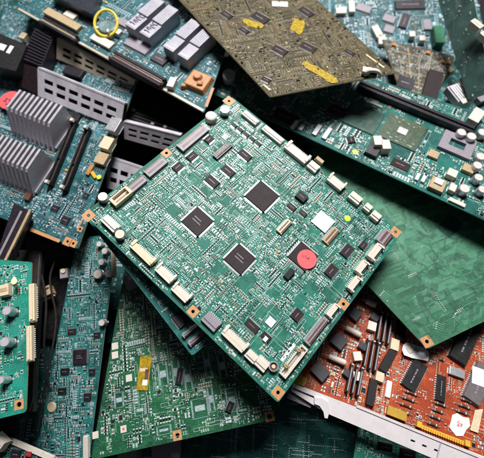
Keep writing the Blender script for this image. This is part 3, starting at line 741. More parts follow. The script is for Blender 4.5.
# ------------------------------------------------------------------ slotted metal brackets
def bracket(label, quad, h, m, cols, rows, deep=9, holes=True):
    b = Slab('slotted_bracket', label, 'metal bracket', quad, h, 'slotted metal brackets'); q = [Vector(p) for p in b.quad]
    def bl(s, t): p = q[0].lerp(q[1], s).lerp(q[3].lerp(q[2], s), t); return (p.x, p.y)
    hs = []
    for i in range(cols):
        for j in range(rows):
            s0, s1 = .05 + .9 * (i + .12) / cols, .05 + .9 * (i + .84) / cols; t0, t1 = .16 + .62 * (j + .22) / rows, .16 + .62 * (j + .72) / rows
            hs.append([bl(s0, t0), bl(s1, t0), bl(s1, t1), bl(s0, t1)])
    mb = MB(); mb.prism([bl(0, 0), bl(1, 0), bl(1, 1), bl(0, 1)], -1.2, 0, m, hs); b.part('slotted_plate', mb)
    mb = MB(); mb.prism([bl(-.005, .96), bl(1.005, .96), bl(1.005, 1.02), bl(-.005, 1.02)], -deep, .4, m); mb.prism([bl(-.012, 0), bl(.006, 0), bl(.006, .96), bl(-.012, .96)], -deep, .3, m); b.part('folded_flange', mb, bevel=.3)
    mb = MB(); mb.prism([bl(.01, .02), bl(.99, .02), bl(.99, .95), bl(.01, .95)], -deep - 2, -deep, M_BLACK); b.part('black_backing', mb)
    return b
bracket('longest white metal bracket with two rows of slots, below the black ribbed connector block', [(39, 96), (120, 129), (124.5, 103), (38.5, 67.5)], (112, 112, 136), M_STEEL, 6, 2)
bracket('yellowed beige metal bracket with slots, just below the long expansion card', [(57.5, 59), (132, 91), (135, 80), (58, 38)], (108, 106, 128), M_BEIGE, 6, 2)
bracket('white metal bracket with slots, upper one of the pair left of the central board', [(125, 139), (172, 152), (180, 135.5), (124, 121.5)], (96, 92, 116), M_STEEL, 4, 2)
bracket('white metal bracket with slots, lower one of the pair left of the central board', [(107, 188), (136, 196), (145, 168.5), (107.5, 156)], (70, 70, 92), M_STEEL, 3, 2)

# ================================================================== long expansion card at the upper left
H_ = Slab('expansion_card', 'long expansion card with card sockets and four white upright plates, at the upper left', 'expansion card',
         [(16, 9), (204, 113), (246, -8), (58, -112)], (132, 138, 128), 'loose circuit boards in the heap')
H_.base(M_BLUE, name='board', side=M_EDGET)
mb = MB(); x, y, L, a = H_.seg((17, 10), (203, 111.5)); mb.box(0, 2, 0, L, 3.5, .7, M_BEIGE); H_.part('metal_edge_strip', mb, x, y, a); H_.occupy(x, y + 2, L, 4, a)
def card_slot(b, p0, p1, w, m, groove, label=None):
    x, y, L, a = b.seg(p0, p1, 8); W = w * b.mmpx(*p0); mb = MB(); mb.box(0, 0, 0, L, W, 7, m)
    for sg in (-1, 1): mb.box(0, sg * W * .36, 7, L, W * .26, 3, m)
    mb.box(0, 0, 7, L * .97, W * .2, 1.2, groove)
    b.occupy(x, y, L, W, a); o = b.part('card_slot', mb, x, y, a, bevel=.2, label=label)
    pm = MB(); n = int(L / 2.2)
    for i in range(n):
        for sg in (-1, 1): pm.box(((i + .5) / n - .5) * L * .94, sg * W * .12, 8.2, 1.1, .6, 1.3, M_PIN)
    b.part('contacts', pm, parent=o)
card_slot(H_, (41, 20), (76, 38), 6.5, M_PURPLE, M_TAN, 'short black socket with tan contacts'); block(H_, (46, 11), (80, 29), 6.5, 6, M_TAN, 'tan_socket')
card_slot(H_, (112, 55), (163, 83), 9.5, M_CHIP, M_BROWN, 'long dark socket with a brown groove')
for p0, p1, w, m in [((127, 40), (149, 52), 10, M_LILAC), ((153, 56), (166, 63), 9, M_PURPLE), ((88, 18), (96, 22), 9, M_CHIP), ((119, 20), (132, 28), 7, M_LILAC)]: soic(H_, p0, p1, w, m, 3)
for p0, p1, w, h in [((93, 36), (112, 47), 7, 5), ((66, 13), (76, 18), 6, 5), ((170, 88), (174, 79), 6, 8), ((117, 32), (121, 34), 5, 7)]: block(H_, p0, p1, w, h, M_WHITE, 'white_plug')
# yellow ring
x, y = H_.uv(106.5, 24.5, 10); mb = MB(); R, r = 9.0 * H_.mmpx(106, 24), 1.15 * H_.mmpx(106, 24)
mb.tube([(R * math.cos(t), R * 1.2 * math.sin(t), 0) for t in np.linspace(0, 2 * math.pi, 49)], r, M_YRING, 10, False)
o = H_.part('yellow_ring', mb, x, y, .5, 12); o.rotation_euler = (.35, .12, .5)
mb = MB(); mb.lathe(0, 0, [(R * .82, 0), (R * .82, 8), (R * .7, 9), (R * .3, 8), (0, 8)], mat('coil_core', (0.12, 0.2, 0.2), 0.4, var=.4, scale=400), 24); H_.part('coil', mb, x, y); H_.occupy(x, y, 24, 24)
for t in (4.3, 5.6): mb = MB(); mb.box(0, 0, 0, 5, 3, 12, M_WHITE); H_.part('wire_end', mb, x + R * math.cos(t) * .9, y + R * math.sin(t) * .9, t)
# four white upright plates with marker writing
for i, c in enumerate([(146, 16), (160, 24), (183, 38), (197, 46)]):
    x, y = H_.uv(*c, 14); mb = MB(); k = H_.mmpx(*c); W, D = 10.5 * k, 38 * k
    mb.box(0, 0, 0, W, D * .95, 18, M_PLATE)
    for j in range(6): mb.box((j - 2.5) * W / 6, D * .2, 18, W / 6 - .35, D * .54, 2.4, M_PLATE)
    mb.box(0, -D * .42, 18, W * .8, D * .05, .5, M_FIN)
    if i < 2:
        rr = random.Random(i + 3)
        for q in range(4): 
            t = rr.uniform(-.3, .3); mb.tube([(W * (.25 * math.cos(s) + t * .5), -D * .24 + (q - 1.5) * D * .09 + (1.2 + q * .3) * math.sin(s), 18.4) for s in np.linspace(q * .8, 4.2 + q, 9)], .6, M_INK, 5)
    H_.part('upright_plate', mb, x, y, -.06, bevel=.3, label='white upright plate with dark marker scribbles' if i < 2 else None); H_.occupy(x, y, W + 2, D + 2)
# orange lump
x, y = H_.uv(198, 80, 6); mb = MB(); rr = random.Random(4); k = H_.mmpx(198, 80)
mb.box(0, 0, 0, 22 * k, 20 * k, 7, M_ORANGE, top=.85); mb.cyl(-2, 3, 7, 7, 4, M_ORANGE, 18, 4.5); mb.box(6, -5, 7, 9, 8, 3, M_ORANGE, .4, top=.8); mb.box(-9 * k, -10 * k, 0, 9, 8, 6, M_ORANGE, .5, top=.7)
H_.part('orange_transformer', mb, x, y, .1, bevel=1.4, label='lumpy orange transformer at the card corner'); H_.occupy(x, y, 24 * k, 24 * k)
mb = MB(); x, y, L, a = H_.seg((206, 107), (213, 88)); mb.box(0, 0, 0, L, 4, .6, M_ORANGE); H_.part('amber_edge', mb, x, y, a)
populate(H_, 17, 2200, (2.2, 5.5), dull=True, margin=3)

# ================================================================== olive board, top middle
I_ = Slab('circuit_board', 'olive brown circuit board with yellow marks, lying tilted across the top of the heap', 'circuit board',
         [(270, 97), (396, 73), (272, -42), (140, -42)], (172, 160, 148), 'loose circuit boards in the heap')
I_.base(M_OLIVE, name='board', side=M_EDGET)
for p0, p1, w in [((253, 14), (267, 22), 9), ((273, 47), (286, 54), 8), ((301, 44), (315, 51), 8), ((240, 28), (248, 33), 5), ((300, 8), (312, 16), 7), ((345, 50), (354, 55), 5), ((222, 12), (231, 18), 6), ((262, 78), (270, 82), 5)]: soic(I_, p0, p1, w, M_BROWNCHIP, 1.2)
for c, wp, a in [((253, 24), (17, 8), -.5), ((298, 27), (11, 17), -.25), ((320, 73), (36, 9), -.75)]:
    x, y = I_.uv(*c); mb = MB(); k = I_.mmpx(*c); rr = random.Random(int(c[0])); W, Hh = wp[0] * k, wp[1] * k
    out = [(W / 2 * (math.copysign(abs(math.cos(t)) ** .6, math.cos(t))) * rr.uniform(.82, 1.1), Hh / 2 * (math.copysign(abs(math.sin(t)) ** .6, math.sin(t))) * rr.uniform(.7, 1.15)) for t in np.linspace(0, 2 * math.pi, 22)[:-1]]
    mb.prism(out, 0, .05, M_YEL); du = (Vector(I_.uv(c[0] + 1, c[1])) - Vector((x, y))); I_.part('yellow_tape', mb, x, y, math.atan2(du.y, du.x) + a, .85); I_.occupy(x, y, W * .01, Hh * .01, math.atan2(du.y, du.x) + a)
sticker(I_, (280, 4), 0, M_PAPER, .6, wpx=(12, 6), name='label', p1=-.3)
mb = MB(); x, y, L, a = I_.seg((366, 55), (384, 68)); mb.box(0, 0, 0, L, 2.5, .8, M_CREAM); I_.part('cream_strip', mb, x, y, a)
mb = MB(); x, y, L, a = I_.seg((262, 84), (271, 91)); mb.box(0, 0, 0, L * .8, 2.5, .8, M_CREAM); I_.part('cream_strip', mb, x, y, a)
oliv = M_BEIGE
silk_o = mat('dull_silkscreen', (0.20, 0.17, 0.11), 0.6)
_s = (M_SOLD, M_SILK, M_WHITE, M_PIN, M_DSOLD)
M_SOLD = mat('tarnished_solder', (0.20, 0.17, 0.11), 0.55, 0.15, var=0.3, scale=800)
M_SILK = silk_o; M_PIN = M_SOLD; M_WHITE = M_TAN; M_DSOLD = M_SOLD; SMD.clear()
populate(I_, 19, 4600, (1.9, 4.6), margin=3, silk=silk_o, mix=dict(chip2=40, pads=18, sot=8, tant=5, array=6, text=8, via=14, line=8))
M_SOLD, M_SILK, M_WHITE, M_PIN, M_DSOLD = _s; SMD.clear()
tracks(I_, 20, 50, mat('track_olive', (0.2, 0.17, 0.08), 0.65), .5)
# bent white clip on its corner
mb = MB(); x, y = I_.uv(373, 74, 5)
mb.tube([(9 * math.cos(t) , 0, 7 * math.sin(t)) for t in np.linspace(-.2, 3.4, 14)], 2.6, M_WHITE, 8); mb.box(-8, 3, -1, 12, 8, 5, M_WHITE); mb.box(0, -1, -2, 9, 6, 5, M_BLACK)
t = bpy.data.objects.new('bent_clip', None); o = link('bent_clip', mb.mesh('bent_clip')); w_ = I_.world(x, y, 4); o.location = w_ * S; o.rotation_euler = (0, 0, -.2)
bpy.data.objects.remove(t); o['label'] = 'bent white clip at the right corner of the olive brown board'; o['category'] = 'clip'

# ================================================================== long green board behind
J = Slab('circuit_board', 'long dark teal board with a silver die chip and a long black socket', 'circuit board',
         [(212, 93), (540, 246), (590, 150), (238, 34)], (108, 134, 96), 'loose circuit boards in the heap')
J.base(M_JADE, name='board', side=mat('bright_laminate_edge', (0.03, 0.22, 0.15), 0.5))
x, y, L, a = J.seg((358, 85), (474, 129), 8); mb = MB()
for sg in (-1, 1): mb.box(0, sg * 4, 0, L, 4.6, 10, M_PURPLE)
mb.box(0, 0, 0, L, 3.4, 6, M_BLACK); o = J.part('card_slot', mb, x, y, a, bevel=.3, label='long black double socket'); J.occupy(x, y, L + 4, 14, a)
pm = MB()
for i in range(int(L / 2)): pm.box(((i + .5) / int(L / 2) - .5) * L * .96, 6.6, 0, .9, .8, 7, M_LILAC)
J.part('contacts', pm, parent=o)
block(J, (471, 123), (479, 112), 9, 13, M_WHITE, 'white_plug', False, .8)
soic(J, (329, 108), (345, 114), 10, M_BROWNCHIP, 3); soic(J, (274, 113), (296, 121), 12, M_BROWNCHIP, 3); soic(J, (392, 161), (409, 169), 9, M_BROWNCHIP, 2); soic(J, (350, 137), (352, 143), 7, M_BROWNCHIP, 2)
mb = MB(); x, y = J.uv(402, 132); k = J.mmpx(402, 132); W = 34 * k; mb.box(0, 0, 0, W, 30 * k, 1.4, mat('olive_substrate', (0.05, 0.085, 0.045), 0.4, var=.2), bottom=True); rr = random.Random(2)
for i in range(26): mb.box(rr.uniform(-.42, .42) * W, rr.choice([-1, 1]) * rr.uniform(.24, .38) * W, 1.4, rr.uniform(1, 5), .7, .4, rr.choice([M_SOLD, M_CAPTAN]))
o = J.part('grid_chip', mb, x, y, 0, label='square package with a bare silver die'); mb = MB(); mb.box(0, 0, 1.4, 8 * k, 7 * k, 1, M_STEEL); J.part('silver_die', mb, parent=o); J.occupy(x, y, W, 31 * k)
mb = MB(); x, y = J.uv(363, 119); mb.box(0, 0, 0, 30 * k, 26 * k, 1.6, mat('dull_green_ground', (0.02, 0.075, 0.055), 0.35, var=.2)); J.part('grid_chip', mb, x, y, 0, label='large dull green square package'); J.occupy(x, y, 31 * k, 27 * k)
mb = MB(); x, y = J.uv(456, 146); mb.prism(rect(0, 0, 27 * k, 21 * k), 0, 4, M_LILAC, [rect(0, 0, 13 * k, 8 * k)]); J.part('lilac_socket_frame', mb, x, y, 0, bevel=.3); J.occupy(x, y, 28 * k, 22 * k)
for c, r in [((461, 133), 4), ((471, 137), 4.2), ((482, 133), 4), ((480, 157), 4.2), ((477, 166), 4.2), ((464, 189), 4.8), ((478, 178), 4), ((482, 190), 4)]: capacitor(J, c, r, 10)
for p0, p1, w, h, m in [((376, 138), (378, 147), 7, 12, M_WHITE), ((384, 142), (386, 151), 7, 12, M_WHITE), ((366, 149), (378, 154), 9, 6, M_BLACK), ((447, 172), (456, 176), 8, 8, M_WHITE), ((449, 187), (455, 190), 8, 7, M_WHITE), ((430, 182), (444, 188), 13, 6, M_TAN), ((434, 181), (442, 184), 6, 8, M_PAPER), ((429, 152), (438, 157), 8, 4, M_TAN), ((463, 166), (473, 172), 8, 5, M_TAN),
                        ((370, 102), (382, 107), 2, 1, M_WHITE), ((449, 199), (465, 206), 4, 3, M_WHITE), ((416, 180), (419, 174), 3, 3, M_PAPER), ((422, 182), (425, 176), 3, 3, M_PAPER), ((292, 128), (297, 121), 3.5, 3, M_PAPER), ((300, 130), (303, 125), 3.5, 3, M_PAPER), ((314, 135), (320, 125), 4, 3, M_FIN), ((324, 139), (330, 128), 4, 3, M_FIN)]:
    block(J, p0, p1, w, h, m, 'white_plug' if m is M_WHITE and h > 6 else 'component')
sticker(J, (355, 152), 2.6, M_YDOT, .3, name='yellow_dot')
for c in ((308, 112), (300, 108), (392, 115), (410, 118), (356, 106), (392, 152), (444, 160), (448, 164), (436, 138), (430, 125), (462, 172), (430, 200), (350, 98), (260, 100), (267, 106), (320, 100), (470, 205), (405, 150), (432, 148)): J.blank(*c, 6)
populate(J, 21, 3000, (2.4, 6.2), margin=5, mix=dict(chip2=45, pads=14, sot=6, tant=5, array=4, text=10, via=12, line=5))
tracks(J, 22, 130, mat('track_jade', (0.015, 0.14, 0.12), 0.65), .5)

# ================================================================== boards at the top right
K = Slab('circuit_board', 'pale bluish teal board packed with white plugs, behind the olive brown board at the top', 'circuit board',
         [(352, 122), (500, 122), (470, -45), (268, -38)], (48, 60, 66), 'loose circuit boards in the heap')
K.base(M_BLUE, name='board')
for p0, p1, w, h in [((336, 12), (346, 11), 6, 7), ((352, 2), (351, 13), 5, 8), ((374, 27), (380, 38), 6, 8), ((380, 36), (383, 45), 6, 8), ((389, 62), (393, 69), 5, 6), ((402, 66), (399, 74), 4, 6), ((411, 33), (412, 38), 5, 10), ((421, 37), (422, 42), 5, 10)]: block(K, p0, p1, w, h, M_WHITE, 'white_plug')
for p0, p1, w, m in [((356, 6), (371, 11), 8, M_LILAC), ((383, 17), (395, 21), 8, M_LILAC), ((402, 28), (407, 14), 8, M_PURPLE), ((395, 2), (425, 8), 10, M_PURPLE), ((384, 28), (394, 31), 8, M_LILAC), ((425, 20), (429, 30), 7, M_LILAC)]: soic(K, p0, p1, w, m, 3)
block(K, (437, 28), (439, 45), 8, 14, M_GREENPL, 'green_plug')
populate(K, 23, 3600, (2.8, 7.5), dull=True, margin=3)
G = Slab('flexible_board', 'brown board section with pale grid tracks and a black chip, at the upper right', 'circuit board',
         [(402, 96), (432, 106), (455, 56), (382, 39)], (88, 88, 84), 'loose circuit boards in the heap')
G.base(M_BROWNP, name='board', side=M_EDGET)
mb = MB()
for i in range(1, 6):
    for p, q in (((384 + i * 3.2, 39 + i * 9.6), (455 - i * 4, 57 + i * 8)), ((384 + i * 12, 40 + i * 2.7), (403 + i * 5, 96 + i * 1.6))):
        x, y, L, a = G.seg(p, q, 0, False); mb.quad(x, y, .03 + .01 * (i % 2) + (.02 if p[0] > 396 else 0), L * .94, .9, M_TAN, a)
G.part('pale_grid_tracks', mb)
block(G, (436, 72), (428, 101), 12, 8, M_CHIP, 'black_chip', False); soic(G, (398, 80), (413, 87), 14, M_PURPLE, 3); 
for c in ((441, 61), (447, 62), (426, 52), (392, 44)): block(G, c, (c[0] + 4, c[1] + 1), 3, 3, M_ORANGE, 'component')
populate(G, 25, 200, (2, 4.5), dull=True, margin=3, indiv=60)
R_ = Slab('glossy_board_strip', 'glossy dark grey green strip slanting up out of the heap at the top right corner', 'circuit board',
          [(468, 100), (492, 92), (470, -20), (432, -20)], (112, 140, 134), 'loose circuit boards in the heap')
R_.base(M_FILM, name='board', side=M_EDGE); populate(R_, 27, 60, (1.5, 3), margin=4, indiv=20, mix=dict(chip2=20, pads=14, via=30, text=10)); tracks(R_, 28, 20, mat('track_film', (0.1, 0.16, 0.15), 0.65), .5)
def solo(name, mb, w, rot, label, cat, group=None, bevel=.3):
    o = link(name, mb.mesh(name), None, tuple(w), 0, bevel); o.rotation_euler = rot; o['label'] = label; o['category'] = cat
    if group: o['group'] = group
    return o
for i, (c, z, l) in enumerate([((473.5, 29), 160, 'upper of two white blocks at the top right edge'), ((483, 41), 158, 'lower of two white blocks at the top right edge')]):
    mb = MB(); mb.box(0, 0, 0, 17, 9, 9, M_WHITE, bottom=True); mb.box(0, 0, 9, 13, 3, .6, M_CREAM); solo('white_block_connector', mb, at(*c, z), (0, 0, -.95), l, 'connector', 'white block connectors')
mb = MB()
mb.box(0, 0, 0, 20, 34, 12, M_FIN, bottom=True)
for i in range(5): mb.box((i - 2) * 3.6, 0, 12, 1.6, 30, 3, M_ALU)
mb.box(12, 4, 0, 6, 32, 17, M_WHITE); mb.box(0, -16, 0, 22, 7, 17, M_WHITE)
solo('silver_card_socket', mb, at(455, 99, 92), (0, 0, .42), 'silver ribbed socket with white side arms beside the black chip at the upper right', 'socket')
X1 = Slab('circuit_board', 'teal board sliver under the ribbed silver socket at the upper right', 'circuit board', [(430, 125), (500, 150), (495, 70), (432, 50)], (80, 80, 78), 'loose circuit boards in the heap')
X1.base(M_TEAL, name='board'); populate(X1, 29, 420, (2, 4.5), dull=True, margin=3, indiv=60)
for p0, p1, w, h, m in [((474, 98), (486, 92), 14, 10, M_LILAC), ((445, 66), (452, 72), 5, 5, M_TAN), ((458, 60), (461, 66), 5, 8, M_WHITE)]: block(X1, p0, p1, w, h, m, 'component')

# ================================================================== bare underside board at the right
Mb = Slab('circuit_board', 'bare green board lying component side down at the right, only tracks on it', 'circuit board',
          [(427.5, 349), (594, 268), (415, 105), (260, 170)], (103, 98, 86), 'loose circuit boards in the heap')
Mb.base(M_BACK, name='board', holes=[(427, 341.5, 2.2)], side=mat('bright_laminate_edge', (0.03, 0.22, 0.15), 0.5)); pad(Mb, (427, 341.5), 10.5, 2.2)
tracks(Mb, 31, 420, mat('track_light', (0.085, 0.27, 0.17), 0.65), .55, long=(8, 44), axis=[0, 0, 0, 0, 1, 7, 2, 4])
tracks(Mb, 32, 330, mat('track_dark', (0.008, 0.075, 0.045), 0.65), .6, z=.05, long=(5, 26), name='track_gaps', axis=[0, 0, 0, 1, 2])
rr = random.Random(41); mb = MB()
for (cx, cy, ll, ww, aa) in [(440, 243, 24, 9, .45), (452, 252, 40, 6, .5), (437, 233, 16, 8, .5), (470, 255, 20, 14, .4), (475, 235, 26, 12, .3), (400, 235, 18, 10, 1.2), (420, 215, 30, 8, .3), (470, 290, 20, 12, .5), (418, 262, 26, 16, .6), (405, 215, 40, 5, .5), (456, 268, 26, 4, .5)]:
    x, y = Mb.uv(cx, cy); k = Mb.mmpx(cx, cy); mb.prism(rect(x, y, ll * k, ww * k, aa - .4), 0, .02 + .01 * rr.random(), mat('copper_pour', (0.055, 0.20, 0.115), 0.4, var=.25, scale=60))
Mb.part('copper_pours', mb)
mb = MB(); x, y = Mb.uv(450, 226); k = Mb.mmpx(450, 226); mb.prism(rect(x, y, 22 * k, 15 * k, .3), 0, .06, mat('dark_pour', (0.004, 0.06, 0.05), 0.4)); Mb.part('dark_pour', mb)
for c in ((385, 296), (378, 277), (440, 327), (460, 316), (462, 313), (458, 318)):
    mb = MB(); x, y = Mb.uv(*c)
    for i in range(4): mb.box((i - 1.5) * 2.4, 0, .0, 1.0, 9, .4, mat('track_light', (0, 0, 0))); mb.box((i - 1.5) * 2.4, 4.6, .4, 1.2, 1.2, .2, M_SOLD)
    Mb.part('solder_fingers', mb, x, y, rr.choice([0, .8, .4]), z=.07)
dots(Mb, 42, 60, M_SOLD, .4); populate(Mb, 43, 260, (1.2, 2.4), margin=4, indiv=40, mix=dict(pads=20, text=30, via=60, silk=4) if False else dict(pads=14, text=24, via=60))

# ================================================================== orange red board at the lower right
N_ = Slab('circuit_board', 'orange red circuit board with black chips and resistors, at the lower right', 'circuit board',
          [(288, 381), (506, 467), (566, 318), (342, 236)], (84, 94, 46), 'loose circuit boards in the heap')
N_.base(M_RED, name='board', side=M_EDGET)
def dip(b, p0, p1, w, h=3.6, m=None, label=None): return soic(b, p0, p1, w, m or M_CHIP2, h, True, True, 'long_chip', label, 2.54)
dip(N_, (407, 389), (421, 362), 15); dip(N_, (456, 362), (474, 322), 17, 6, label='largest black chip of the orange red board'); dip(N_, (436, 400), (445, 377), 9); dip(N_, (470, 402), (485, 366), 17, 6, mat('grey_chip', (0.14, 0.12, 0.13), 0.5), 'grey chip carrying a white label')
sticker(N_, (480, 377), 0, M_PAPER, 6.4, wpx=(15, 17), name='label')
def flatpoly(b, pts, z, m, name, ink=None, label=None):
    o = [b.uv(*p, z) for p in pts]; mb = MB(); mb.prism(o, z, z + .25, m); cx = sum(p[0] for p in o) / len(o); cy = sum(p[1] for p in o) / len(o)
    if ink: wobble_strokes(mb, cx, cy, 6, z + .35, ink, 4, random.Random(int(pts[0][0])))
    xs = [p[0] for p in o]; ys = [p[1] for p in o]; b.occupy((min(xs) + max(xs)) / 2, (min(ys) + max(ys)) / 2, max(xs) - min(xs), max(ys) - min(ys))
    return b.part(name, mb, label=label)
flatpoly(N_, [(403, 345), (407, 342), (426, 349), (429, 353), (428, 361), (412, 358), (404, 355), (402, 350)], 5.6, M_PAPER, 'label', M_LILAC, 'white rounded label with faint scribble')
flatpoly(N_, [(452, 415), (457, 413), (463, 417), (469, 418), (470, 426), (466, 430), (463, 436), (456, 436), (452, 431), (449, 427), (451, 421)], 1, M_PAPER, 'label', M_REDS, 'torn white sticker with a red mark')
flatpoly(N_, [(475, 410), (483, 409), (478, 433), (470, 430)], 2, M_CREAM, 'label', None, 'cream label strip')
x, y = N_.uv(389, 389, 3); mb = MB(); k = N_.mmpx(389, 389); mb.box(0, 0, 0, 5.5 * k, 17 * k, 3, M_PAPER); N_.part('white_capsule', mb, x, y, .0, bevel=1.2); N_.occupy(x, y, 6 * k, 18 * k)
block(N_, (449, 370), (464, 375), 8, 5, M_ALU, 'crystal_can', bevel=1.2); block(N_, (387, 410), (406, 417), 9, 6, mat('mustard_film', (0.5, 0.3, 0.04), 0.3), 'film_capacitor', bevel=1.5)
mb = MB(); x, y, L, a = N_.seg((418, 424), (467, 445), 3); n = int(L / 2.54); mb.box(0, 0, 0, L, 4, 2, M_YPL)
for i in range(n): mb.box(((i + .5) / n - .5) * L * .96, -1, 2, 1.3, 3.6, 2, M_YPL)
for sg in (-1, 1): mb.box(sg * L * .49, .5, 0, 5, 6, 6, M_YPL)
N_.part('yellow_comb_header', mb, x, y, a, bevel=.2); N_.occupy(x, y, L, 10, a)
def resistor(b, p0, p1, col):
    x, y, L, a = b.seg(p0, p1, 2); mb = MB(); prof = []
    r = 1.7; pts = [(-.5, .3), (-.32, .3), (-.3, 1.5), (-.24, r), (-.16, 1.35), (.16, 1.35), (.24, r), (.3, 1.5), (.32, .3), (.5, .3)]
    n = 12
    for k in range(len(pts) - 1):
        (t0, r0), (t1, r1) = pts[k], pts[k + 1]; m = M_PIN if k in (0, 8) else (col if k % 2 else M_BROWN)
        vs = [(t0 * L, r0 * math.cos(2 * math.pi * j / n), 1.9 + r0 * math.sin(2 * math.pi * j / n)) for j in range(n)] + [(t1 * L, r1 * math.cos(2 * math.pi * j / n), 1.9 + r1 * math.sin(2 * math.pi * j / n)) for j in range(n)]
        mb.add(vs, [(j, (j + 1) % n, n + (j + 1) % n, n + j) for j in range(n)], m)
    for sg in (-1, 1): mb.cyl(sg * L * .5, 0, 0, .9, 1.0, M_SOLD, 8, .4)
    b.part('resistor', mb, x, y, a); b.occupy(x, y, L + 2, 4, a)
M_RES = mat('resistor_blue', (0.35, 0.45, 0.5), 0.4); M_REST = mat('resistor_tan', (0.6, 0.42, 0.24), 0.4)
for i in range(4): resistor(N_, (424.5 + i * 2.6, 421 - i * 6.6), (441 + i * 2.6, 427 - i * 6.6), M_RES)
for i in range(3): resistor(N_, (453 + i * 2.4, 409 - i * 5.8), (471 + i * 2.4, 415 - i * 5.8), M_RES)
for i in range(4): resistor(N_, (394 + i * 2.6, 408 - i * 6.2), (413 + i * 2.6, 415 - i * 6.2), M_REST if i % 2 else M_RES)
for p0, p1 in (((438, 358), (446, 361)), ((432, 350), (440, 354))): resistor(N_, p0, p1, M_REST)
# rows of black upright parts with cream ends
for p0, p1, w in [((366, 404), (377, 381), 9), ((382, 371), (393, 351), 9), ((397, 339), (405, 322), 9)]:
    block(N_, p0, p1, w * .85, 5.5, M_CHIP2, 'relay', bevel=.6)
for p0, p1, w in [((377.5, 381), (381, 373), 8), ((392.5, 350), (396, 340), 8)]: block(N_, p0, p1, w, 7, M_CREAM, 'cream_spacer', bevel=.4)
for cx, cy, a2 in ((386, 327, 0), (373, 354, 0), (356, 379, 0)):
    for j in range(3):
        d = (j - 1) * 5.2; p0 = (cx - 7 + d, cy + 15 + d * .38); p1 = (cx + 7 + d, cy - 15 + d * .38)
        x, y, L, a = N_.seg(p0, p1, 12); mb = MB(); L *= .86; mb.box(0, 0, 0, L, 2.8, 9, M_CHIP2); mb.box(-L * .06, 0, 9, L * .8, 1.4, .3, M_LILAC); mb.box(L * .45, 0, 9, 1.6, 2.6, .9, M_FIN)
        N_.part('upright_module', mb, x, y, a, bevel=.2); N_.occupy(x, y, L, 3, a)
for p0, p1, w in [((371, 322), (372, 331), 8), ((356, 352), (358, 361), 8), ((356, 372), (357, 381), 7), ((407, 347), (411, 353), 5), ((343, 303 + 60), (346, 366), 3)][:4]: block(N_, p0, p1, w, 7, M_WHITE, 'white_block', bevel=.6)
for p0, p1, w in [((333, 337), (344, 346), 15), ((314, 366), (326, 378), 15), ((348, 309), (359, 318), 13), ((371, 315), (378, 320), 8), ((359, 344), (366, 349), 8), ((344, 371), (350, 376), 8), ((350, 290), (360, 299), 12)]: block(N_, p0, p1, w * .85, 7, mat('ink_blue_plastic', (0.02, 0.022, 0.035), 0.35), 'black_relay', bevel=.5)
for p0, p1 in (((322, 353), (346, 363)), ((340, 324), (361, 335)), ((362, 299), (376, 305))):
    x, y, L, a = N_.seg(p0, p1, 8, False); k = N_.mmpx(*p0); mb = MB(); n = 16; prev = None
    for (t, r, m) in [(-.5, .7, M_TAN), (-.22, .9, M_TAN), (-.2, 2.9, M_WHITE), (.1, 3.3, M_WHITE), (.46, 3.5, M_WHITE), (.5, 2.8, M_WHITE), (.5, 0.1, M_WHITE)]:
        ring = [(t * L, r * math.cos(2 * math.pi * j / n), 7 + r * math.sin(2 * math.pi * j / n)) for j in range(n)]
        if prev: mb.add(prev + ring, [(j, (j + 1) % n, n + (j + 1) % n, n + j) for j in range(n)], m)
        prev = ring
    mb.box(L * .3, 0, 0, 3, 3, 4, M_WHITE); N_.part('white_sleeve', mb, x, y, a); N_.occupy(x, y, L, 7, a)
for c in ((433, 395), (425, 405), (440, 388), (428, 385), (449, 402), (446, 415), (466, 440), (488, 410), (433, 372), (441, 366)): N_.blank(*c, 5)
populate(N_, 45, 3000, (2.0, 5.0), margin=3, mix=dict(chip2=30, pads=12, sot=5, tant=9, array=4, text=22, via=36, line=3))
tracks(N_, 46, 60, mat('track_red', (0.5, 0.1, 0.03), 0.65), .6)

# white rail along the orange red board
P_ = Slab('mounting_rail', 'long white plastic rail running along the lower edge of the orange red board', 'rail',
          [(290, 400), (492, 482), (500, 464), (292, 383)], (93, 97, 95))
q = P_.quad; hs = [rect(*P_.uv(*c), 5, 2, .0) for c in ((413, 441), (424.5, 446), (436.5, 450.5))]
mb = MB(); mb.prism([P_.uv(*p) for p in ((326, 413), (500, 487), (506, 465), (293, 383), (291, 391))], -2, 0, M_RAIL, hs); P_.part('rail_face', mb, bevel=.5)
mb = MB(); mb.prism([P_.uv(*p) for p in ((440, 442), (442, 440), (437, 461), (435, 461))], -.5, .3, M_FIN); P_.part('rail_joint', mb)
mb = MB(); mb.prism([P_.uv(*p) for p in ((356, 407), (506, 469), (507, 467), (357, 404.6))], -1, 1.2, M_RAIL); P_.part('rail_lip', mb, bevel=.3)
mb = MB(); mb.prism([P_.uv(*p) for p in ((289, 394), (313, 404), (311, 409), (287, 399))], -9, -5, M_LILAC); P_.part('lilac_metal_strip', mb, bevel=.3)
mb = MB(); mb.tube([(*P_.uv(*p), zz) for p, zz in (((293, 388.5), .2), ((314, 397), .2))], .8, M_BLACK, 6); P_.part('black_rod', mb)
mb = MB(); hk = [P_.uv(*p) for p in ((314, 397), (322, 398), (328, 402), (329, 410), (327, 417.5), (324, 417), (323, 411), (319, 405), (314, 403))]; mb.prism(hk, -3, 4, M_RAIL); P_.part('ejector_hook', mb, bevel=.6, label='white hooked ejector lever at the rail end')
mb = MB(); mb.prism([P_.uv(*p) for p in ((296, 373), (307, 378), (304, 386), (292, 382))], -2, 2, M_YEL); P_.part('yellow_tab', mb, bevel=.5)

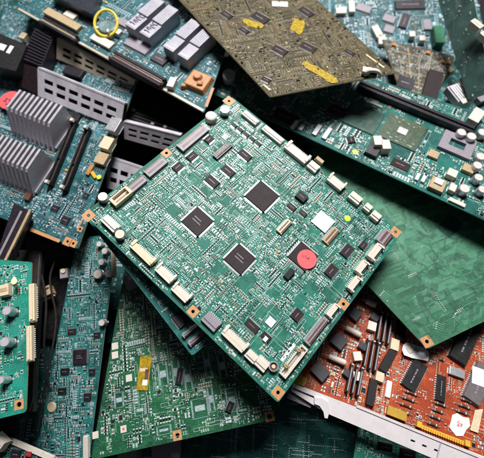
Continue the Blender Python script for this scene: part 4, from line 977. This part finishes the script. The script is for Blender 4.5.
# ================================================================== low boards along the bottom
O_ = Slab('circuit_board', 'very dark green board with rows of tiny solder points, in shadow at the bottom middle', 'circuit board',
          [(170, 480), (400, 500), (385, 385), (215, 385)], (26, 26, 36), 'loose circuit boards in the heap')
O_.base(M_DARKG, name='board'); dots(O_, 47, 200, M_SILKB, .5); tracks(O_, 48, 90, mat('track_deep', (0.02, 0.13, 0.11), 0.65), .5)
mb = MB(); w0 = O_.uv(300, 430)
Q2 = Slab('circuit_board', 'mid green board with a black chip row under the white rail at the bottom right', 'circuit board',
          [(350, 480), (440, 500), (436, 436), (362, 408)], (62, 62, 66), 'loose circuit boards in the heap')
Q2.base(M_GREEN, name='board'); soic(Q2, (378, 444), (392, 450), 8, M_CHIP2, 3); soic(Q2, (400, 452), (415, 457), 10, M_CHIP2, 4); tracks(Q2, 50, 60, mat('track_green', (0, 0, 0)), .5); populate(Q2, 51, 260, (1.8, 3.6), margin=3, indiv=50)
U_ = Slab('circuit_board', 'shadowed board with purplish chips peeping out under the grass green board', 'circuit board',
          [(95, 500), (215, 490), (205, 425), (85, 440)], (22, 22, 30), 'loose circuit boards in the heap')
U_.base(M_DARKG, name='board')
for p0, p1, w in [((118, 455), (137, 451), 18), ((152, 452), (180, 447), 22)]: block(U_, p0, p1, w, 6, M_LILAC, 'purplish_chip')
populate(U_, 52, 160, (2, 4), margin=3, indiv=40)
V_ = Slab('circuit_board', 'pale teal board corner with a white edge at the bottom left corner', 'circuit board',
          [(-20, 500), (45, 510), (68, 463), (9, 437)], (84, 84, 90), 'loose circuit boards in the heap')
V_.base(M_TEAL, name='board', side=M_WHITE); block(V_, (12, 441), (54, 459), 5, 3, M_WHITE, 'white_edge_bar', False)
soic(V_, (12, 452), (20, 456), 8, M_PURPLE, 3); soic(V_, (26, 452), (32, 455), 5, M_REDINK, 3); populate(V_, 53, 260, (2, 4), margin=3, indiv=50)
mb = MB(); mb.box(0, 0, 0, 16, 13, 10, M_WHITE, top=.85, bottom=True); mb.box(0, 0, 10, 10, 5, .8, mat('pale_pink_plastic', (0.7, 0.5, 0.48), 0.5)); solo('plug_housing', mb, at(3, 441, 96), (0.1, 0, -.6), 'pale pinkish white plug at the bottom left corner', 'plug')

# ================================================================== dark things in the gaps
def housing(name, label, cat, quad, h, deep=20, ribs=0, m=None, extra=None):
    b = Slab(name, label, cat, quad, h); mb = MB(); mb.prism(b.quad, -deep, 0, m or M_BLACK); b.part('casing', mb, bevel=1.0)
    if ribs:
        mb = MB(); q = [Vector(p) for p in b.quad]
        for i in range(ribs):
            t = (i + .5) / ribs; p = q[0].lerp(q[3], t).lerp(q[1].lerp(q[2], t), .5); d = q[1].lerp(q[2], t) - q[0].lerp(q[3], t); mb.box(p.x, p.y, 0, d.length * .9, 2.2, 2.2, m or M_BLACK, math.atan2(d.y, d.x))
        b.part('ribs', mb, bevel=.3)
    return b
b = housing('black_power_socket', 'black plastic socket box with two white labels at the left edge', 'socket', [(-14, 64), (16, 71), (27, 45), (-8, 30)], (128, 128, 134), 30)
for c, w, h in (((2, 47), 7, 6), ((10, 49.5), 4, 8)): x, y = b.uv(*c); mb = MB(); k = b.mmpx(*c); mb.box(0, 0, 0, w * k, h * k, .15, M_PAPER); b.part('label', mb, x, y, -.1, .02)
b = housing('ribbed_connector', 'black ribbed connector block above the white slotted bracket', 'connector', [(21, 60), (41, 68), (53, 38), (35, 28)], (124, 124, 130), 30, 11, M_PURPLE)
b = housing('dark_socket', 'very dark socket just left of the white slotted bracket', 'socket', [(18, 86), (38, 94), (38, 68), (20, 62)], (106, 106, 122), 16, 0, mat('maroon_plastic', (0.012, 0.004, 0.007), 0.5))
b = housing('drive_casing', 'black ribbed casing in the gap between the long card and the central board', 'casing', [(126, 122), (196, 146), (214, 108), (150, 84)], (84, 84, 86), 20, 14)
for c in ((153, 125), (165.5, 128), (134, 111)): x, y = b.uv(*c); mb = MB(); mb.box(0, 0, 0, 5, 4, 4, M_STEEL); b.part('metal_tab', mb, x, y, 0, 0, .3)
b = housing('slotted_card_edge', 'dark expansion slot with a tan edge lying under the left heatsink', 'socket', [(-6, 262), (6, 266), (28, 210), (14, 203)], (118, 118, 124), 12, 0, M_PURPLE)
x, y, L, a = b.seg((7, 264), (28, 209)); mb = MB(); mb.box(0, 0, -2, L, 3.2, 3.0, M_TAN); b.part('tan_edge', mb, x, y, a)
x, y, L, a = b.seg((0, 262), (20, 208)); mb = MB(); mb.box(0, 0, 0, L * .9, 3, 1, M_LILAC); b.part('grey_groove', mb, x, y, a)
mb = MB(); mb.lathe(0, 0, [(9, 0), (9, 14), (8, 15), (6, 15), (5.5, 8), (0, 8)], mat('ink_blue_plastic', (0, 0, 0)), 24); solo('round_jack', mb, at(2, 270, 104), (0.2, .2, 0), 'round dark jack under the slot at the left edge', 'jack')
mb = MB(); mb.box(0, 0, 0, 19, 12, 12, M_TAN, bottom=True)
for i in range(6): mb.box((i - 2.5) * 3, -7, 2, 1.6, 4, 4, M_CREAM)
mb.box(0, 3, 12, 17, 2, 1.5, M_BROWN); solo('tan_pin_header', mb, at(48, 293, 46), (0.1, 0, .5), 'tan pin header lying in the dark gap on the left', 'connector')
mb = MB(); mb.box(0, 0, 0, 12, 16, 9, M_LILAC, top=.8, bottom=True); mb.cyl(0, 3, 9, 3, 2, M_CREAM, 14); solo('grey_plug', mb, at(66, 275, 60), (0, 0.1, .2), 'small greyish pink plug beside the top of the narrow teal board', 'plug', bevel=.8)
b = housing('black_tray', 'black plastic tray deep in the gap at the left, with a thin tan rim', 'tray', [(-40, 424), (33, 412), (42, 250), (-40, 250)], (80, 80, 70), 8, 0, M_BLACK)
mb = MB(); mb.tube([(*b.uv(*p), 1) for p in ((40, 255), (36, 330), (33.5, 400), (30, 411), (18, 416))], .7, mat('drab_tan', (0.10, 0.075, 0.05), 0.5), 6); b.part('tan_rim', mb)  # thin rim along the tray edge, coloured a lighter tan than the casing
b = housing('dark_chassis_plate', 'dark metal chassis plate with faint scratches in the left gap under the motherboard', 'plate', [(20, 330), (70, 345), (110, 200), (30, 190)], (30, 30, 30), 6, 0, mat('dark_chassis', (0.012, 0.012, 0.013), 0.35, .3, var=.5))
mb = MB()
for p0, p1 in (((46, 246), (70, 257)), ((34, 240), (33, 290))): mb.tube([(*b.uv(*p0, 3), 3), (*b.uv(*p1, 3), 3)], 1.0, mat('drab_tan', (0, 0, 0)), 6)
b.part('wire', mb)
b = housing('dark_power_brick', 'dark blue black block above the long expansion card at the top left', 'casing', [(50, -6), (92, 14), (104, -30), (60, -50)], (150, 150, 152), 16, 0, mat('ink_blue_plastic', (0, 0, 0)))
b = housing('dark_card', 'dark board in shadow in the top left corner', 'circuit board', [(-30, 60), (60, 66), (62, -30), (-30, -30)], (74, 74, 74), 3, 0, M_DARKG)
W_ = Slab('circuit_board', 'shadowed green board with tiny parts behind the black socket box, top left corner', 'circuit board', [(-30, 80), (40, 84), (60, -20), (-30, -20)], (80, 80, 84), 'loose circuit boards in the heap')
W_.base(M_DARKG, name='board'); populate(W_, 60, 500, (2, 4.5), dull=True, margin=3, indiv=60)
bpy.data.objects.remove(bpy.data.objects['dark_card']) if False else None
mb = MB(); mb.box(0, 0, 0, 9, 11, 9, M_CREAM, bottom=True); mb.box(0, 0, 9, 6, 7, .5, M_TAN); solo('cream_plug', mb, at(26, 40, 98), (0, 0, -.4), 'small cream plug between the black socket box and the ribbed connector', 'plug')
X2 = Slab('circuit_board', 'greyish teal shard under the top corner of the large central board', 'circuit board', [(208, 118), (262, 128), (262, 62), (222, 56)], (84, 84, 84), 'loose circuit boards in the heap')
X2.base(M_BLUE, name='board'); populate(X2, 61, 200, (2, 4), dull=True, margin=3, indiv=40)
mb = MB(); mb.lathe(0, 0, [(9, 0), (9, 12), (8, 13), (0, 13)], M_FIN, 24); mb.box(0, 0, 13, 12, 3, .5, M_ALU); solo('grey_round_can', mb, at(229, 79, 112), (0.3, 0, 0), 'greyish round can between the orange lump and the olive brown board', 'capacitor')
L2 = Slab('circuit_board', 'shadowed board deep in the gap between the narrow teal board and grass green board', 'circuit board', [(70, 340), (140, 345), (150, 235), (100, 225)], (12, 12, 16), 'loose circuit boards in the heap')
L2.base(M_DARKG, name='board'); populate(L2, 62, 200, (2, 4), margin=3, indiv=20)
mb = MB(); mb.box(0, 0, 0, 16, 20, 8, M_LILAC, top=.9, bottom=True); mb.cyl(2, 3, 8, 3, 3, M_CREAM, 14); solo('pinkish_socket', mb, at(132, 282, 66), (0, 0, .5), 'greyish pink socket in the gap under the left corner of the central board', 'socket')

rr = random.Random(77)
for i, (c, z, m_, l) in enumerate([((14, 246), 84, M_TAN, 'small tan chunk of plastic in the dark left gap, nearest the slot'), ((27, 272), 76, M_BROWN, 'small brown chunk in the dark left gap above the tan pin header'), ((40, 274), 62, M_TAN, 'tiny tan chip lying just above the tan pin header'), ((15, 283), 140, M_CREAM, 'cream clip at the top of the bright teal board')]):
    mb = MB(); out = [(7 * math.cos(t) * rr.uniform(.6, 1), 4 * math.sin(t) * rr.uniform(.6, 1)) for t in np.linspace(0, 6.28, 8)[:-1]]; mb.prism(out, 0, 3.5, m_)
    solo('broken_chunk', mb, at(*c, z), (rr.uniform(-.4, .4), rr.uniform(-.4, .4), rr.uniform(0, 3)), l, 'debris')

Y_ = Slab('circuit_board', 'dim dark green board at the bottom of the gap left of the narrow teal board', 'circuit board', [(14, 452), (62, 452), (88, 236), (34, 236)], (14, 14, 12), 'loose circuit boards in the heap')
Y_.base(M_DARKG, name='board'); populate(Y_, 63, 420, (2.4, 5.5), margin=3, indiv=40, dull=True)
for i, (pts, l) in enumerate([([(30, 236, 60), (38, 262, 66), (46, 300, 74), (44, 350, 80), (50, 392, 60)], 'thin black cable sagging down the dark left gap'), ([(60, 252, 60), (50, 278, 62), (56, 320, 50), (48, 372, 52), (38, 430, 46)], 'thin dark brown cable crossing the dark left gap')]):
    P = [at(*p) for p in pts]; mb = MB(); out = []
    for k in range(len(P) - 1):
        p0, p1, p2, p3 = P[max(k - 1, 0)], P[k], P[k + 1], P[min(k + 2, len(P) - 1)]
        for t in np.linspace(0, 1, 9)[:-1]:
            t = float(t); out.append(tuple(.5 * ((2 * p1) + (p2 - p0) * t + (2 * p0 - 5 * p1 + 4 * p2 - p3) * t * t + (3 * p1 - p0 - 3 * p2 + p3) * t ** 3)))
    out.append(tuple(P[-1])); mb.tube(out, 1.3, mat('matt_black_sheath', (0.008, 0.008, 0.009), 0.95) if i == 0 else mat('dark_brown_sheath', (0.014, 0.008, 0.006), 0.8), 8)
    o = link('cable', mb.mesh('cable')); o['label'] = l; o['category'] = 'cable'
